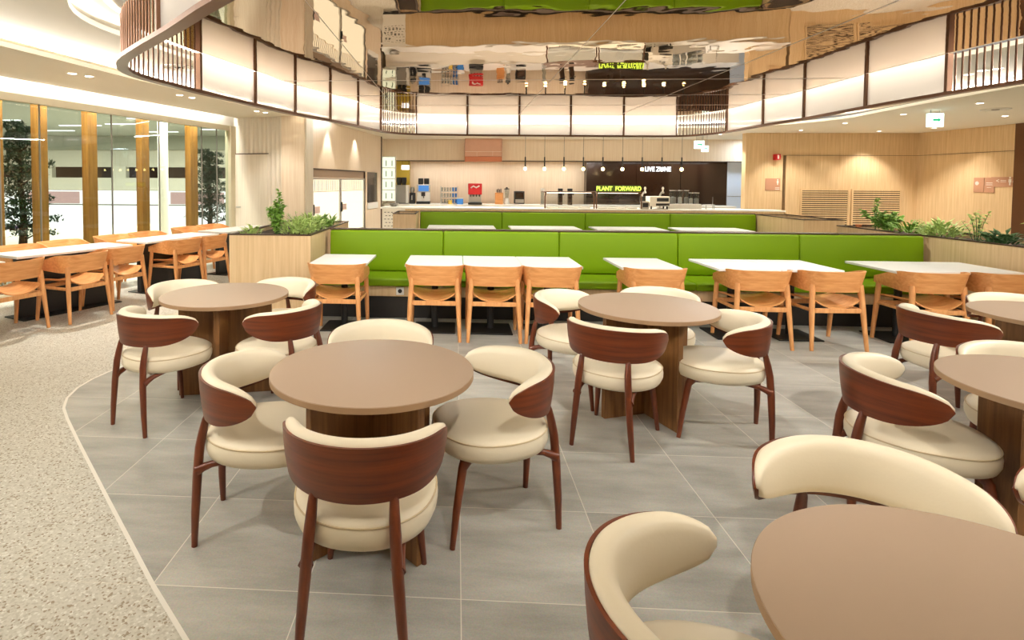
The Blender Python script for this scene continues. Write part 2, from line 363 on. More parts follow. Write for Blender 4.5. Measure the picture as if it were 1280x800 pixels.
# window wall
wf = thing('window_1', 'tall glazed window wall on the left', 'window'); wf['kind'] = 'structure'
m = MB(); m.box(-11, 4.9, -.03, .09, 2.62, 2.72, WR); m.box(-11, 4.9, -.02, .08, 0, .06, WR); m.box(4.66, 4.9, -.04, .1, 0, 2.72, WR)
m.build('window_frame', 'framebeige', wf)
m = MB()
for s in (-9, -7, -5, -3, -1.3, .0, .55, 1.75, 2.75, 3.85, 4.3): m.box(s - .006, s + .006, .018, .042, .06, 2.62, WR)
m.build('mullion', 'grey', wf)
MB().box(-11, 4.66, .027, .033, .06, 2.62, WR).build('pane', 'glass', wf)
# jamb and fluted wall with a flush door
m = MB(); P0 = Vector((-4.745, 11.66)); P1 = Vector((-3.06, 11.22)); d = (P1 - P0).normalized(); nn = Vector((-d.y, d.x)); Ln = (P1 - P0).length
prof = []; N = 150
for i in range(N + 1):
    s = Ln * i / N; w = min(1, max(0, (s - .15) / .5)); k = .5 * (1 - math.cos(2 * PI * s / .105)) * .020 * (.35 + .65 * w)
    p = P0 + d * s + nn * (k); prof.append(tuple(p))
back = [tuple(P1 + nn * .3), tuple(P0 + nn * .3)]
m.prism(prof + back, 0, 2.95); struct(m.build('wall_fluted', 'flute'))
DR = frame_R(P0.x, P0.y, math.atan2(d.y, d.x))
dr = thing('door_1', 'flush pale door in the fluted wall', 'door'); dr['kind'] = 'structure'
MB().bbox(.06, .86, -.025, -.005, .01, 2.13, .003).build('door_panel', 'flute', dr).matrix_local = DR
m = MB(); m.box(.035, .055, -.03, 0, 0, 2.15); m.box(.035, .87, -.012, 0, 2.134, 2.15); o = m.build('door_frame', 'rim', dr); o.matrix_local = DR
m = MB(); m.tube([(.12, -.03, 1.02), (.12, -.07, 1.02), (.22, -.07, 1.02)], .011, 8); o = m.build('door_handle', 'steel', dr); o.matrix_local = DR
# receding left wall with a fridge niche
A = Vector((-3.05, 11.45)); B = Vector((-2.25, 16.5)); d = (B - A).normalized(); AR = frame_R(A.x, A.y, math.atan2(d.y, d.x)); LA = (B - A).length
def sy(y): return (y - A.y) / d.y
n0, n1, q0, q1 = sy(11.58), sy(15.03), sy(15.23), sy(16.18)
m = MB(); m.box(-.25, n0, 0, .5, 0, 2.95, AR); m.box(n0, n1, 0, .5, 1.835, 2.95, AR); m.box(n1, q0, 0, .5, 0, 2.95, AR)
m.box(q0, q1, 0, .5, 1.835, 2.95, AR); m.box(q1, LA, 0, .5, 0, 2.95, AR); m.box(n0, n1, .45, .5, 0, 1.835, AR); m.box(q0, q1, .45, .5, 0, 1.835, AR)
m.box(n0, n1, 0, .5, 0, .3, AR); m.box(q0, q1, 0, .45, 0, .8, AR)
struct(m.build('wall_left_far', 'oakpale'))
struct(MB().box(LA, LA + .05, -.02, .5, 0, 2.95, AR).build('trim_3', 'rim'))
# kitchen walls
struct(MB().box(-4, 10.5, 18.2, 18.4, 0, 2.95).build('wall_back', 'oakpale'))
struct(MB().box(-2.6, -2.3, 16.5, 18.2, 0, 2.95).build('wall_kitchen_left', 'oakpale'))
struct(MB().box(-2.3, 9.3, 17.5, 18.2, 2.235, 2.93).build('wall_bulkhead', 'oakpale'))
struct(MB().box(-2.3, 9.3, 17.49, 17.52, 2.215, 2.24).build('trim_4', 'rim'))
m = MB(); m.bbox(4.07, 5.6, 17.86, 18.2, .2, 2.235, .004); m.bbox(5.61, 6.95, 17.86, 18.2, .2, 2.235, .004); m.bbox(6.96, 8.36, 17.86, 18.2, .2, 2.235, .004)
tag(m.build('back_panelling', 'darkgloss', None), 'dark glossy panelled wall behind the white lit sign', 'wall panel', None, 'structure')
struct(MB().box(8.36, 11, 17.84, 18.19, 0, 2.93).build('wall_white', 'bluewall'))
struct(MB().box(8.36, 11, 17.835, 17.845, 1.17, 1.18).build('trim_5', 'grey'))
struct(MB().box(-2.0, -1.52, 17.98, 18.19, 0, 2.235).build('wall_olive', 'olive'))
# right walls
struct(MB().box(7.58, 8.53, 15.2, 15.4, 0, 2.95).build('wall_right_far', 'oakpanel'))
m = MB(); m.box(8.61, 12.1, 15.2, 15.4, 0, 2.95); m.box(8.53, 8.61, 15.2, 15.4, 2.32, 2.95); struct(m.build('wall_right_back', 'oakpanel'))
struct(MB().box(8.5, 8.64, 15.35, 15.45, 0, 2.4).build('gap_shade', 'dark'))  # dark strip standing in for the deep shade inside the wall gap
m = MB(); m.prism([(11.9, 15.3), (12.063, 12.86), (12.3, 12.86), (12.3, 15.3)], 0, 2.95); struct(m.build('wall_right', 'oakpanel'))
struct(MB().box(12.04, 12.4, 12.4, 12.85, 0, 2.95).build('wall_pillar', 'bronze'))
struct(MB().box(12.3, 12.5, -3.6, 12.4, 0, 2.95).build('wall_right_near', 'oakpanel'))
struct(MB().box(-9, 12.5, -3.7, -3.5, 0, 2.95).build('wall_rear', 'oakpale'))
m = MB(); m.box(8.61, 12.0, 15.19, 15.2, 2.315, 2.323); struct(m.build('trim_7', 'rim'))
m = MB(); m.prism([(11.893, 15.2), (12.055, 12.86), (12.065, 12.86), (11.905, 15.2)], 2.315, 2.323); struct(m.build('trim_8', 'rim'))

# ------------------------------------------------------------------ hanging lantern screen
lan = thing('hanging_lantern_screen', 'large ring of lit frosted panels and bronze rods hung below the mirrored ceiling', 'ceiling screen', (0, 0, 0))
def cum(path):
    c = [0]
    for i in range(len(path)): c.append(c[-1] + (Vector(path[(i + 1) % len(path)]) - Vector(path[i])).length)
    return c
CUM = cum(RING)
def rp(s):
    s %= CUM[-1]
    for i in range(len(RING)):
        if s <= CUM[i + 1] + 1e-9:
            t = (s - CUM[i]) / (CUM[i + 1] - CUM[i]); a, b = Vector(RING[i]), Vector(RING[(i + 1) % len(RING)])
            return a + (b - a) * t, (b - a).normalized()
# bottom rail
def rail(z0, z1, w0, w1):
    o = offset(RING, -w1); i_ = offset(RING, w0)
    n = len(RING); mb = MB(); vs = [(*o[k], z0) for k in range(n)] + [(*i_[k], z0) for k in range(n)] + [(*o[k], z1) for k in range(n)] + [(*i_[k], z1) for k in range(n)]
    fs = []
    for k in range(n):
        j = (k + 1) % n
        fs += [(k, j, n + j, n + k), (2 * n + k, 2 * n + j, 3 * n + j, 3 * n + k), (k, j, 2 * n + j, 2 * n + k), (n + k, n + j, 3 * n + j, 3 * n + k)]
    return mb.add(vs, fs)
rail(HR, HR + .035, .045, .045).build('bottom_rail', 'bronze', lan)
def near_s(pt):
    best = None
    for k in range(4000):
        s = CUM[-1] * k / 4000; q, _ = rp(s); dd = (q - Vector(pt)).length
        if best is None or dd < best[0]: best = (dd, s)
    return best[1]
posts_px = [(-2.35, 4.34), (-3.333, 7.101), (-3.06, 8.338), (-2.777, 9.461), (-2.404, 10.483), (-2.065, 11.57), (-1.751, 12.693), (-.994, 13.563), (.246, 13.788), (1.521, 13.896), (2.784, 14.004), (4.077, 14.064), (5.357, 14.07), (6.0, 12.858), (6.008, 11.415), (6.11, 10.272), (6.09, 8.754), (6.15, 7.441), (6.2, 4.6), (4.2, 3.3), (2.2, 3.0), (.2, 3.0), (-.63, 3.22)]
PS = [near_s((x * K, y * K)) for x, y in posts_px]
rodsec = {0: 36, 6: 13, 12: 18, 17: 32}
for i, s in enumerate(PS):
    q, t = rp(s); R = frame_R(q.x, q.y, math.atan2(t.y, t.x)); w = .022 if i in (6, 7, 12, 13) else .035
    MB().box(-w * .5, w * .5, -.03, .03, HR + .035, HM - .001, R).build('post', 'bronze', lan)
for i in range(len(PS)):
    a, b = PS[i], PS[(i + 1) % len(PS)]
    if b < a: b += CUM[-1]
    if i in rodsec:
        n = rodsec[i]
        for k in range(1, n + 1):
            q, t = rp(a + (b - a) * k / (n + 1))
            MB().lathe([(.0095, HR + .03), (.0095, HM - .01)], (q.x, q.y, 0), 8).build('rod', 'bronze', lan, 60)
    else:
        ss = [a + .02] + sorted(c for c in CUM[1:] if a + .05 < c < b - .05) + [b - .02]
        pl = [rp(s) for s in ss]; n = len(pl); vs = []; fs = []
        for z in (HR + .03, HM - .001):
            for o in (-.004, .004):
                for q, t in pl: vs.append((q.x - t.y * o, q.y + t.x * o, z))
        for k in range(n - 1):
            for base in ((0, 2 * n), (n, 3 * n), (0, n), (2 * n, 3 * n)):
                fs.append((base[0] + k, base[0] + k + 1, base[1] + k + 1, base[1] + k))
        MB().add(vs, fs).build('panel', 'frost', lan)
# LED strips
cx_, cy_ = sum(p[0] for p in RING) / len(RING), sum(p[1] for p in RING) / len(RING)
def strip(path, z, w, name, label):
    n = len(path); c = offset(path, w); mb = MB()
    mb.add([(*p, z) for p in path] + [(*p, z) for p in c], [(k, (k + 1) % n, n + (k + 1) % n, n + k) for k in range(n)])
    return tag(mb.build(name, 'led'), label, 'light strip')
LED1 = offset(RING, -.14 if area(offset(RING, -.14)) ** 2 > area(RING) ** 2 else .14)
strip(LED1, L3Z - .012, .05, 'led_strip', 'warm light strip in the cove directly above the lantern ring')
def alight(name, loc, size, power, rot=(0, 0, 0), col=(1, .86, .68), size_y=None, spread=None):
    l = bpy.data.lights.new(name, 'AREA'); l.energy = power; l.color = col; l.shape = 'RECTANGLE'; l.size = size; l.size_y = size_y or size
    if spread: l.spread = spread
    o = bpy.data.objects.new(name, l); COL.objects.link(o); o.location = loc; o.rotation_euler = rot; return o
WARM = (1, .97, .92)
s = 0; seg = 1.9
nseg = int(CUM[-1] / seg)
for k in range(nseg):
    q, t = rp(CUM[-1] * (k + .5) / nseg); nrm = Vector((-t.y, t.x))
    if (q + nrm * .1 - Vector((cx_, cy_))).length < (q - Vector((cx_, cy_))).length: nrm = -nrm
    p = q + nrm * .16
    alight('cove_light', (p.x, p.y, L3Z - .02), CUM[-1] / nseg, 2.4, (0, 0, math.atan2(t.y, t.x)), WARM, .08)
for i in range(0, len(LIP), 3):
    a, b = Vector(LIP[i]), Vector(LIP[(i + 3) % len(LIP)]); t = (b - a).normalized(); mid = (a + b) / 2
    inn = Vector((-t.y, t.x))
    if (mid + inn * .1 - Vector((1.5, 7))).length > (mid - Vector((1.5, 7))).length: inn = -inn
    p = mid - inn * .07; ln = (b - a).length
    o = alight('cove_light', (p.x, p.y, L2Z + .07), ln * .95, 2.6 * ln, (0, 0, 0), WARM, .03); o.rotation_mode = 'QUATERNION'
    z = -Vector((inn.x * .9, inn.y * .9, .30)).normalized(); x = Vector((t.x, t.y, 0)); y = z.cross(x); o.rotation_quaternion = Matrix((x, y, z)).transposed().to_quaternion()
CH = cum(HOLE)
for i in range(len(HOLE)):
    a, b = Vector(HOLE[i]), Vector(HOLE[(i + 1) % len(HOLE)]); t = (b - a).normalized(); mid = (a + b) / 2
    inn = Vector((-t.y, t.x)); c0 = Vector((1.5, 7))
    if (mid + inn * .1 - c0).length > (mid - c0).length: inn = -inn
    p = mid - inn * .12; ln = (b - a).length
    zdir = Vector((inn.x * .9, inn.y * .9, .35)).normalized()
    o = alight('cove_light', (p.x, p.y, HB + .065), ln * .95, 24 * ln, (0, 0, 0), WARM, .03)
    o.rotation_mode = 'QUATERNION'
    z = -zdir; x = Vector((t.x, t.y, 0)); y = z.cross(x); o.rotation_quaternion = Matrix((x, y, z)).transposed().to_quaternion()
for k in range(5):
    p = WP + WU * (-6.3 + 2.4 * k) + WN * (-.04)
    alight('slot_light', (p.x, p.y, 3.15), 2.3, 40, (0, 0, math.atan2(WU.y, WU.x)), WARM, .08)

# ------------------------------------------------------------------ lounge chair
def lounge_chair(label, group):
    t = thing('lounge_chair', label, 'chair', (0, 0, 0), 0, group)
    AM = math.radians(96); N = 48
    def prm(i):
        u = -1 + 2 * i / N; a = u * AM; k = abs(u)
        zt = .742 - .030 * k ** 2; zb = .542 + .018 * k ** 2; zn = .660
        if k > .70: e = math.sqrt(max(0, 1 - ((k - .70) / .30) ** 2)); zt = zn + (zt - zn) * (.10 + .90 * e)
        if k > .45: e = math.sqrt(max(0, 1 - ((k - .45) / .55) ** 2)); zb = zn + (zb - zn) * (.10 + .90 * e)
        return a, k, zt, zb
    def pos(a, r, z, zb=.5):
        r = r + (z - .64) * .10
        return (r * 1.03 * math.sin(a), -r * math.cos(a), z)
    rings = []
    for i in range(N + 1):
        a, k, zt, zb = prm(i); R = .284; th = .010
        zt -= .010; zb = min(zb, zt - .008)
        rings.append([pos(a, R - th, zb), pos(a, R, zb), pos(a, R + .003, (zb * 2 + zt) / 3), pos(a, R + .003, (zb + 2 * zt) / 3), pos(a, R, zt), pos(a, R - th, zt)])
    MB().loft(rings).build('backrest', 'walnut', t, 50)
    rings = []
    for i in range(N + 1):
        a, k, zt, zb = prm(i); th = .056 * (1 - k ** 5) + .014; zb2 = min(zb + .028 * (1 - k ** 3) + .001, zt - .012); zt += .004
        rc, zc, hr, hz = .2805 - th / 2, (zt + zb2) / 2, th / 2, (zt - zb2) / 2
        ring = []
        for j in range(14):
            an = 2 * PI * j / 14; ca, sa = math.cos(an), math.sin(an); e = .62
            ring.append(pos(a, rc + hr * math.copysign(abs(ca) ** e, ca), zc + hz * math.copysign(abs(sa) ** e, sa)))
        rings.append(ring)
    MB().loft(rings).build('back_cushion', 'cream', t, 70)
    # seat
    def out(k, n=48):
        pts = []
        for j in range(n):
            an = 2 * PI * j / n; ca, sa = math.cos(an), math.sin(an); e = 2 / 2.25
            x = .262 * math.copysign(abs(ca) ** e, ca) * k; y = .268 * math.copysign(abs(sa) ** e, sa) * k
            x *= 1 + .06 * (y / .26)
            pts.append((x, y + .002))
        return pts
    rings = [[(x, y, z) for x, y in out(k)] for k, z in ((.30, .362), (.86, .364), (.955, .375), (.995, .40), (1, .425), (.985, .448), (.95, .464), (.87, .474), (.6, .480), (.2, .482))]
    seat = MB().loft(rings).build('seat', 'cream', t, 60)
    pp = [(x, y, .4535) for x, y in out(.982)]; pp.append(pp[0])
    MB().tube(pp, .0035, 6).build('piping', 'creampipe', seat, 60)
    # legs
    for sx in (-1, 1):
        MB().tube([(sx * .134, -.226, .570), (sx * .135, -.233, .538), (sx * .138, -.246, .48), (sx * .143, -.257, .42), (sx * .152, -.265, .30), (sx * .166, -.270, .14), (sx * .178, -.27, 0)], [.008, .016, .019, .020, .020, .0175, .013], 10).build('leg', 'walnut_v', t, 60)
    for sx in (-1, 1):
        MB().tube([(sx * .150, .165, .366), (sx * .165, .190, .33), (sx * .182, .222, .16), (sx * .197, .245, 0)], [.030, .020, .017, .012], 10).build('leg', 'walnut_v', t, 60)
    for sx in (-1, 1):
        MB().tube([(sx * .152, -.262, .325), (sx * .154, -.24, .335), (sx * .153, -.20, .35), (sx * .150, -.12, .363), (sx * .148, .02, .363), (sx * .150, .165, .358)], [.026, .019, .015, .014, .014, .018], 8).build('seat_rail', 'walnut', t, 60)
    MB().tube([(-.15, .15, .36), (0, .17, .36), (.15, .15, .36)], .013, 8).build('cross_rail', 'walnut', t, 60)
    return t
LG = 'walnut and cream lounge chairs around the round tables'
loungers = [
    # x, y, facing, label
    (-.325, 2.01, (0.02, 1), 'lounge chair with its full walnut back to us, in front of the left centre table'),
    (-.86, 2.49, (.995, .07), 'lounge chair tucked in on the left side of the taupe table left of centre'),
    (.165, 2.61, (-.95, -.31), 'lounge chair pulled up on the right side of the taupe table left of centre'),
    (-.42, 3.08, (.05, -1), 'cream chair back showing behind the far rim of the taupe table left of centre'),
    (.995, 3.49, (.53, .85), 'lounge chair with walnut back to us at the round table before the green banquette'),
    (1.67, 3.63, (-.97, .24), 'lounge chair on the right side of the round table before the green banquette'),
    (.87, 4.17, (.80, -.60), 'lounge chair on the far left side of the round table before the green banquette'),
    (1.537, 4.32, (-.45, -.89), 'cream chair back behind the round table before the green banquette'),
    (-1.92, 3.587, (.478, .878), 'lounge chair standing nearest the speckled terrazzo, at the back left round table'),
    (-1.22, 3.75, (-.90, .43), 'lounge chair turned to the left, on the right side of the back left round table'),
    (-2.15, 4.34, (.80, -.60), 'lounge chair on the far left of the back left round table, towards the wooden chairs'),
    (-1.45, 4.50, (-.45, -.89), 'lounge chair between the back left round table and the oak planter'),
    (.575, 1.17, (.97, -.24), 'lounge chair cut off by the bottom of the photo, left of the nearest round table'),
    (1.19, 1.63, (-.40, -.92), 'lounge chair with broad cream back facing us behind the nearest round table'),
    (2.10, 2.63, (.93, -.37), 'lounge chair with white seat, left of the middle round table at the right edge'),
    (2.86, 2.88, (-.46, -.89), 'cream chair back behind the middle round table at the right edge'),
    (1.87, 1.53, (-.86, -.5), 'lounge chair almost wholly outside the right photo edge, pulled back from the nearest round table'),
    (3.32, 3.90, (.985, .06), 'lounge chair with walnut back on the left of the farthest right round table'),
    (4.13, 4.30, (-.37, -.93), 'cream chair back behind the farthest right round table, below the oak planter'),
]
proto = None
for x, y, f, lab in loungers:
    if proto is None:
        proto = lounge_chair(lab, LG); proto.location = (x, y, .003); proto.rotation_euler = (0, 0, head(*f))
    else: dup(proto, (x, y, .003), head(*f), lab)

# ------------------------------------------------------------------ round tables
def round_table(label):
    t = thing('round_table', label, 'table', (0, 0, 0), 0, 'round taupe pedestal tables')
    MB().lathe([(.44, .712), (.4485, .7125), (.45, .714), (.45, .7385), (.449, .7398), (.447, .74)], seg=96).build('tabletop', 'taupe', t, 40)
    MB().lathe([(.4495, .7135), (.4512, .714), (.4512, .737), (.4495, .7375)], seg=96).build('edge_band', 'taupe_edge', t, 40)
    MB().lathe([(.25, .70), (.25, .7115)], seg=32).build('mounting_plate', 'dark', t, 40)
    MB().bbox(-.33, .33, -.02, .02, 0, .70, .003).build('base_board', 'base', t)
    MB().bbox(-.33, -.0205, -.02, .02, 0, .70, .003, 1).build('base_board', 'base', t).rotation_euler = (0, 0, PI / 2)
    MB().bbox(.0205, .33, -.02, .02, 0, .70, .003, 1).build('base_board', 'base', t).rotation_euler = (0, 0, PI / 2)
    return t
tabs = [(-.37, 2.47, 45, 'taupe round table left of centre with four cream chairs around it'),
        (1.30, 3.87, 20, 'taupe round table in the middle of the room, before the green banquette'),
        (-1.70, 4.02, 12, 'taupe round table at the back left, near the oak planter'),
        (1.06, 1.045, 45, 'nearest taupe round table, cut off by the bottom right corner'),
        (2.585, 2.435, 20, 'middle one of the round tables along the right edge of the photo'),
        (3.90, 3.80, 20, 'farthest and smallest of the round tables along the right edge')]
rt = None
for x, y, a, lab in tabs:
    if rt is None: rt = round_table(lab); rt.location = (x, y, .003); rt.rotation_euler = (0, 0, math.radians(a))
    else: dup(rt, (x, y, .003), math.radians(a), lab)

# ------------------------------------------------------------------ plywood armchair
def ply_chair(label, group):
    t = thing('plywood_armchair', label, 'chair', (0, 0, 0), 0, group)
    path = [(-.266, .20), (-.268, .05), (-.268, -.10)]
    for k in range(1, 8):
        an = PI + (PI / 2) * k / 8; path.append((-.138 + .13 * math.cos(an), -.12 + .15 * math.sin(an)))
    path += [(-.138, -.272), (-.07, -.278), (0, -.280)]
    path += [(-x, y) for x, y in path[-2::-1]]
    P = [Vector(p) for p in path]; n = len(P); tot = [0]
    for i in range(1, n): tot.append(tot[-1] + (P[i] - P[i - 1]).length)
    rings = []
    for i in range(n):
        u = abs(tot[i] / tot[-1] * 2 - 1); e = (P[min(i + 1, n - 1)] - P[max(i - 1, 0)]).normalized(); nr = Vector((e.y, -e.x))
        if nr.dot(P[i] - Vector((0, -.02))) < 0: nr = -nr
        w = max(0, (u - .45) / .55); zt = .752 - .105 * w ** 1.25; zb = .552 + .030 * w ** 1.2; ln = .028 * (1 - w)
        def q(o, z): v = P[i] + nr * (o + ln * (z - .65) / .1 * .8); return (v.x, v.y, z)
        rings.append([q(0, zb), q(.014, zb), q(.014, (zb + zt) / 2), q(.014, zt), q(0, zt), q(0, (zb + zt) / 2)])
    MB().loft(rings).build('backrest', 'oakchair', t, 40)
    for sx in (-1, 1):
        MB().tube([(sx * .222, -.226, .62), (sx * .236, -.246, .40), (sx * .256, -.292, 0)], [.026, .025, .017], 8).build('leg', 'oakleg', t, 50)
    for sx in (-1, 1):
        MB().tube([(sx * .250, .165, .640), (sx * .250, .19, .40), (sx * .256, .235, 0)], [.022, .026, .018], 8).build('leg', 'oakleg', t, 50)
    for y in (-.245, .19):
        MB().bbox(-.235, .235, y - .013, y + .013, .352, .396, .004, 1).build('rail', 'oakleg', t)
    for sx in (-1, 1):
        MB().tube([(sx * .234, -.245, .376), (sx * .246, .19, .376)], .018, 8).build('rail', 'oakleg', t, 50)
    nx, ny = 14, 14; top = []; bot = []
    for i in range(nx + 1):
        for j in range(ny + 1):
            u = -1 + 2 * i / nx; v = -1 + 2 * j / ny
            x = u * (.232 - .015 * max(0, -v)); y = -.01 + v * .245; z = .412 + .075 * abs(u) ** 2.4 * (.75 - .35 * v) + .018 * v - .028 * max(0, v - .3) ** 1.5
            if v < -.6: y -= .0
            cr = 1 - .10 * max(0, abs(u) - .6) * (1 if v < 0 else .4); top.append((x, -.01 + v * .245 * cr, z + .012)); bot.append((x, -.01 + v * .245 * cr, z))
    W = ny + 1; K_ = len(top); fs = []
    for i in range(nx):
        for j in range(ny):
            a = i * W + j; fs.append((a, a + W, a + W + 1, a + 1)); fs.append((K_ + a, K_ + a + 1, K_ + a + W + 1, K_ + a + W))
    for i in range(nx):
        for j in (0, ny):
            a = i * W + j; fs.append((a, a + W, K_ + a + W, K_ + a))
    for j in range(ny):
        for i in (0, nx):
            a = i * W + j; fs.append((a, a + 1, K_ + a + 1, K_ + a))
    MB().add(top + bot, fs).build('seat', 'oakchair', t, 40)
    return t
RC = 'oak plywood armchairs along the green banquette'; LC = 'oak plywood armchairs along the window tables'
e1 = (.342, .94); FN = (-.95, .31); FF = (.95, -.31)
ply = [(-1.21, 5.74, (0, 1), RC, 'oak armchair at the single white table beside the oak planter'),
       (-.215, 5.74, (0, 1), RC, 'oak armchair at the left end of the joined row of three white tables'),
       (.377, 5.74, (0, 1), RC, 'oak armchair at the middle of the joined row of three white tables'),
       (.95, 5.74, (.02, 1), RC, 'oak armchair at the right end of the joined row of three white tables'),
       (1.95, 5.72, (.02, 1), RC, 'oak armchair at the single white table behind the centre round table'),
       (2.93, 5.72, (.03, 1), RC, 'oak armchair at the left half of the pair of joined white tables'),
       (3.60, 5.72, (-.03, 1), RC, 'oak armchair at the right half of the pair of joined white tables'),
       (4.53, 5.72, (.03, 1), RC, 'oak armchair at the white table before the right end of the banquette'),
       (5.20, 5.72, (0, 1), RC, 'last oak armchair at the right photo edge, beside the oak planter'),
       (-4.69, 5.52, FN, LC, 'oak armchair at the left photo edge, back to us, nearest of the window tables'),
       (-4.39, 6.14, FN, LC, 'oak armchair, back to us, at the near end of the long middle window table'),
       (-4.31, 6.78, FN, LC, 'oak armchair, back to us, at the far end of the long middle window table'),
       (-4.02, 7.76, FN, LC, 'oak armchair, back to us, at the near end of the third window table'),
       (-3.87, 8.32, FN, LC, 'oak armchair, back to us, close behind the left end of the oak planter'),
       (-5.33, 6.60, FF, LC, 'oak armchair on the window side at the left photo edge, facing the room'),
       (-5.20, 7.20, FF, LC, 'oak armchair on the window side of the long middle window table'),
       (-4.97, 8.00, FF, LC, 'oak armchair on the window side, near half of the third window table'),
       (-4.80, 8.55, FF, LC, 'oak armchair on the window side, far half of the third window table'),
       (-4.62, 9.55, FF, LC, 'oak armchair on the window side of the farthest table, by the last timber column'),
       (-4.45, 10.15, FF, LC, 'farthest oak armchair by the window, in front of the small pine')]
pc = None
for x, y, f, g, lab in ply:
    if pc is None: pc = ply_chair(lab, g); pc.location = (x, y, .003); pc.rotation_euler = (0, 0, head(*f))
    else: dup(pc, (x, y, .003 if x > -2 else .001), head(*f), lab, g)

# ------------------------------------------------------------------ white tables of the banquette
def cafe_table(label, g):
    t = thing('cafe_table', label, 'table', (0, 0, 0), 0, g)
    MB().bbox(-.294, .294, -.36, .36, .715, .74, .004).build('tabletop', 'white', t)
    MB().tube([(0, 0, .02), (0, 0, .70)], .036, 14).build('column', 'black', t, 50)
    MB().bbox(-.22, .22, -.22, .22, 0, .014, .004, 1).build('base_plate', 'black', t)
    MB().bbox(-.16, .16, -.03, .03, .695, .714, .003, 1).build('bracket', 'black', t)
    return t
TG = 'white cafe tables along the green banquette'
ct = None
for x, lab in [(-1.205, 'single white cafe table beside the oak planter, left end of the banquette'), (-.225, 'left one of the three joined white tables'), (.37, 'middle one of the three joined white tables'),
               (.965, 'right one of the three joined white tables'), (1.93, 'single white cafe table right of the three joined ones'), (2.86, 'left one of the pair of white tables right of the centre round table'),
               (3.455, 'right one of the pair of white tables right of the centre round table'), (4.52, 'left one of the pair of white tables at the right end of the banquette'), (5.11, 'right one of the pair of white tables at the right end of the banquette')]:
    if ct is None: ct = cafe_table(lab, TG); ct.location = (x, 5.96, .003)
    else: dup(ct, (x, 5.96, .003), 0, lab)
for x, lab in [(.09, 'white table top showing at the left end of the rear green banquette'), (1.62, 'second white table from the left before the rear green banquette'), (3.14, 'third white table from the left before the rear green banquette'), (4.62, 'white table at the right end of the rear green banquette')]:
    r = dup(ct, (x, 10.46, 0), 0, lab, 'white tables before the rear banquette'); r.scale = (2.12, 1, 1)
# long white tables by the window
def long_table(label, ln=1.36):
    t = thing('window_table', label, 'table', (0, 0, 0), 0, 'long white tables by the window')
    MB().bbox(-.29, .29, -ln / 2, ln / 2, .712, .74, .004).build('tabletop', 'white', t)
    MB().bbox(-.04, .04, -ln / 2 + .12, ln / 2 - .12, .012, .71, .004, 1).build('panel_leg', 'black', t)
    MB().bbox(-.2, .2, -ln / 2 + .1, ln / 2 - .1, 0, .012, .003, 1).build('base_plate', 'black', t)
    return t
lt = None
for x, y, a, lab in [(-5.13, 4.92, 24, 'white window table at the left photo edge, mostly cut off'), (-4.73, 6.50, 24, 'long white window table behind the two nearest oak chairs'), (-4.23, 8.05, 19.5, 'third white window table, half hidden by oak chair backs'), (-3.82, 9.62, 17, 'farthest white window table, just above the left planter')]:
    if lt is None: lt = long_table(lab); lt.location = (x, y, .001); lt.rotation_euler = (0, 0, math.radians(-a))
    else: dup(lt, (x, y, .001), math.radians(-a), lab)

# ------------------------------------------------------------------ banquettes
def banquette(name, label, x0, n, pw, y, zt, kick=True):
    t = thing(name, label, 'bench', (x0, y, 0), 0, 'green upholstered banquettes')
    w = n * pw
    MB().box(0, w, .12, .62, 0, .26).build('kick_plinth', 'dark', t)
    MB().bbox(0, w, .07, .62, .26, .385, .003, 1).build('seat_base', 'oakpanel', t)
    for k in range(n):
        a, b = k * pw + .0015, (k + 1) * pw - .0015
        m = MB(); bm = bmesh.new()
        m.bbox(a, b, .0, .55, .387, .475, .022, 3); m.build('seat_cushion', 'green', t, 50)
        m = MB(); m.bbox(a, b, .53, .63, .478, zt - .012, .022, 3)
        # lean the back a little
        m.v = [(vx, vy + (vz - .478) * .05 - .01, vz) for vx, vy, vz in m.v]
        m.build('back_cushion', 'green', t, 50)
    MB().box(-.01, w + .01, .645, .70, 0, zt).build('back_board', 'oakpanel', t)
    MB().bbox(-.01, w + .01, .60, .71, zt - .010, zt + .006, .003, 1).build('top_cap', 'rim', t)
    return t
banquette('banquette', 'long green banquette in front, with white tables before it', -1.56, 5, 1.402, 6.28, .985)
banquette('banquette', 'shorter green banquette at the back, below the serving counter', -.74, 4, 1.66, 10.82, .975)
so = thing('power_outlet', 'small white and black power outlet on the banquette base', 'outlet', (-.64, 6.349, .325))
MB().bbox(-.045, .045, -.012, 0, -.045, .045, .003, 1).build('cover_plate', 'white', so); MB().lathe([(.024, 0), (.024, .004)], seg=16).build('socket', 'black', so).matrix_local = Matrix.Translation((0, -.012, 0)) @ Matrix.Rotation(PI / 2, 4, 'X')

# ------------------------------------------------------------------ planters and plants
def planter(label, x0, x1, y0, y1, z):
    t = thing('planter_box', label, 'planter', ((x0 + x1) / 2, (y0 + y1) / 2, 0), 0, 'oak planter boxes'); a, b = (x1 - x0) / 2, (y1 - y0) / 2
    m = MB(); w = .03
    m.box(-a, a, -b, -b + w, 0, z); m.box(-a, a, b - w, b, 0, z); m.box(-a, -a + w, -b + w, b - w, 0, z); m.box(a - w, a, -b + w, b - w, 0, z); m.build('box', 'oakpanel', t)
    m = MB(); e = .006
    m.box(-a - e, a + e, -b - e, -b + w + e, z, z + .014); m.box(-a - e, a + e, b - w - e, b + e, z, z + .014); m.box(-a - e, -a + w + e, -b + w + e, b - w - e, z, z + .014); m.box(a - w - e, a + e, -b + w + e, b - w - e, z, z + .014); m.build('rim', 'rim', t)
    MB().box(-a + w, a - w, -b + w, b - w, z - .10, z - .05).build('soil', 'soil', t)
    return t
planter('oak planter box on the left, at the end of the front banquette', -2.56, -1.63, 6.16, 8.35, .965)
planter('oak planter box on the right, beside the end of the front banquette', 5.53, 6.35, 4.6, 8.45, .965)
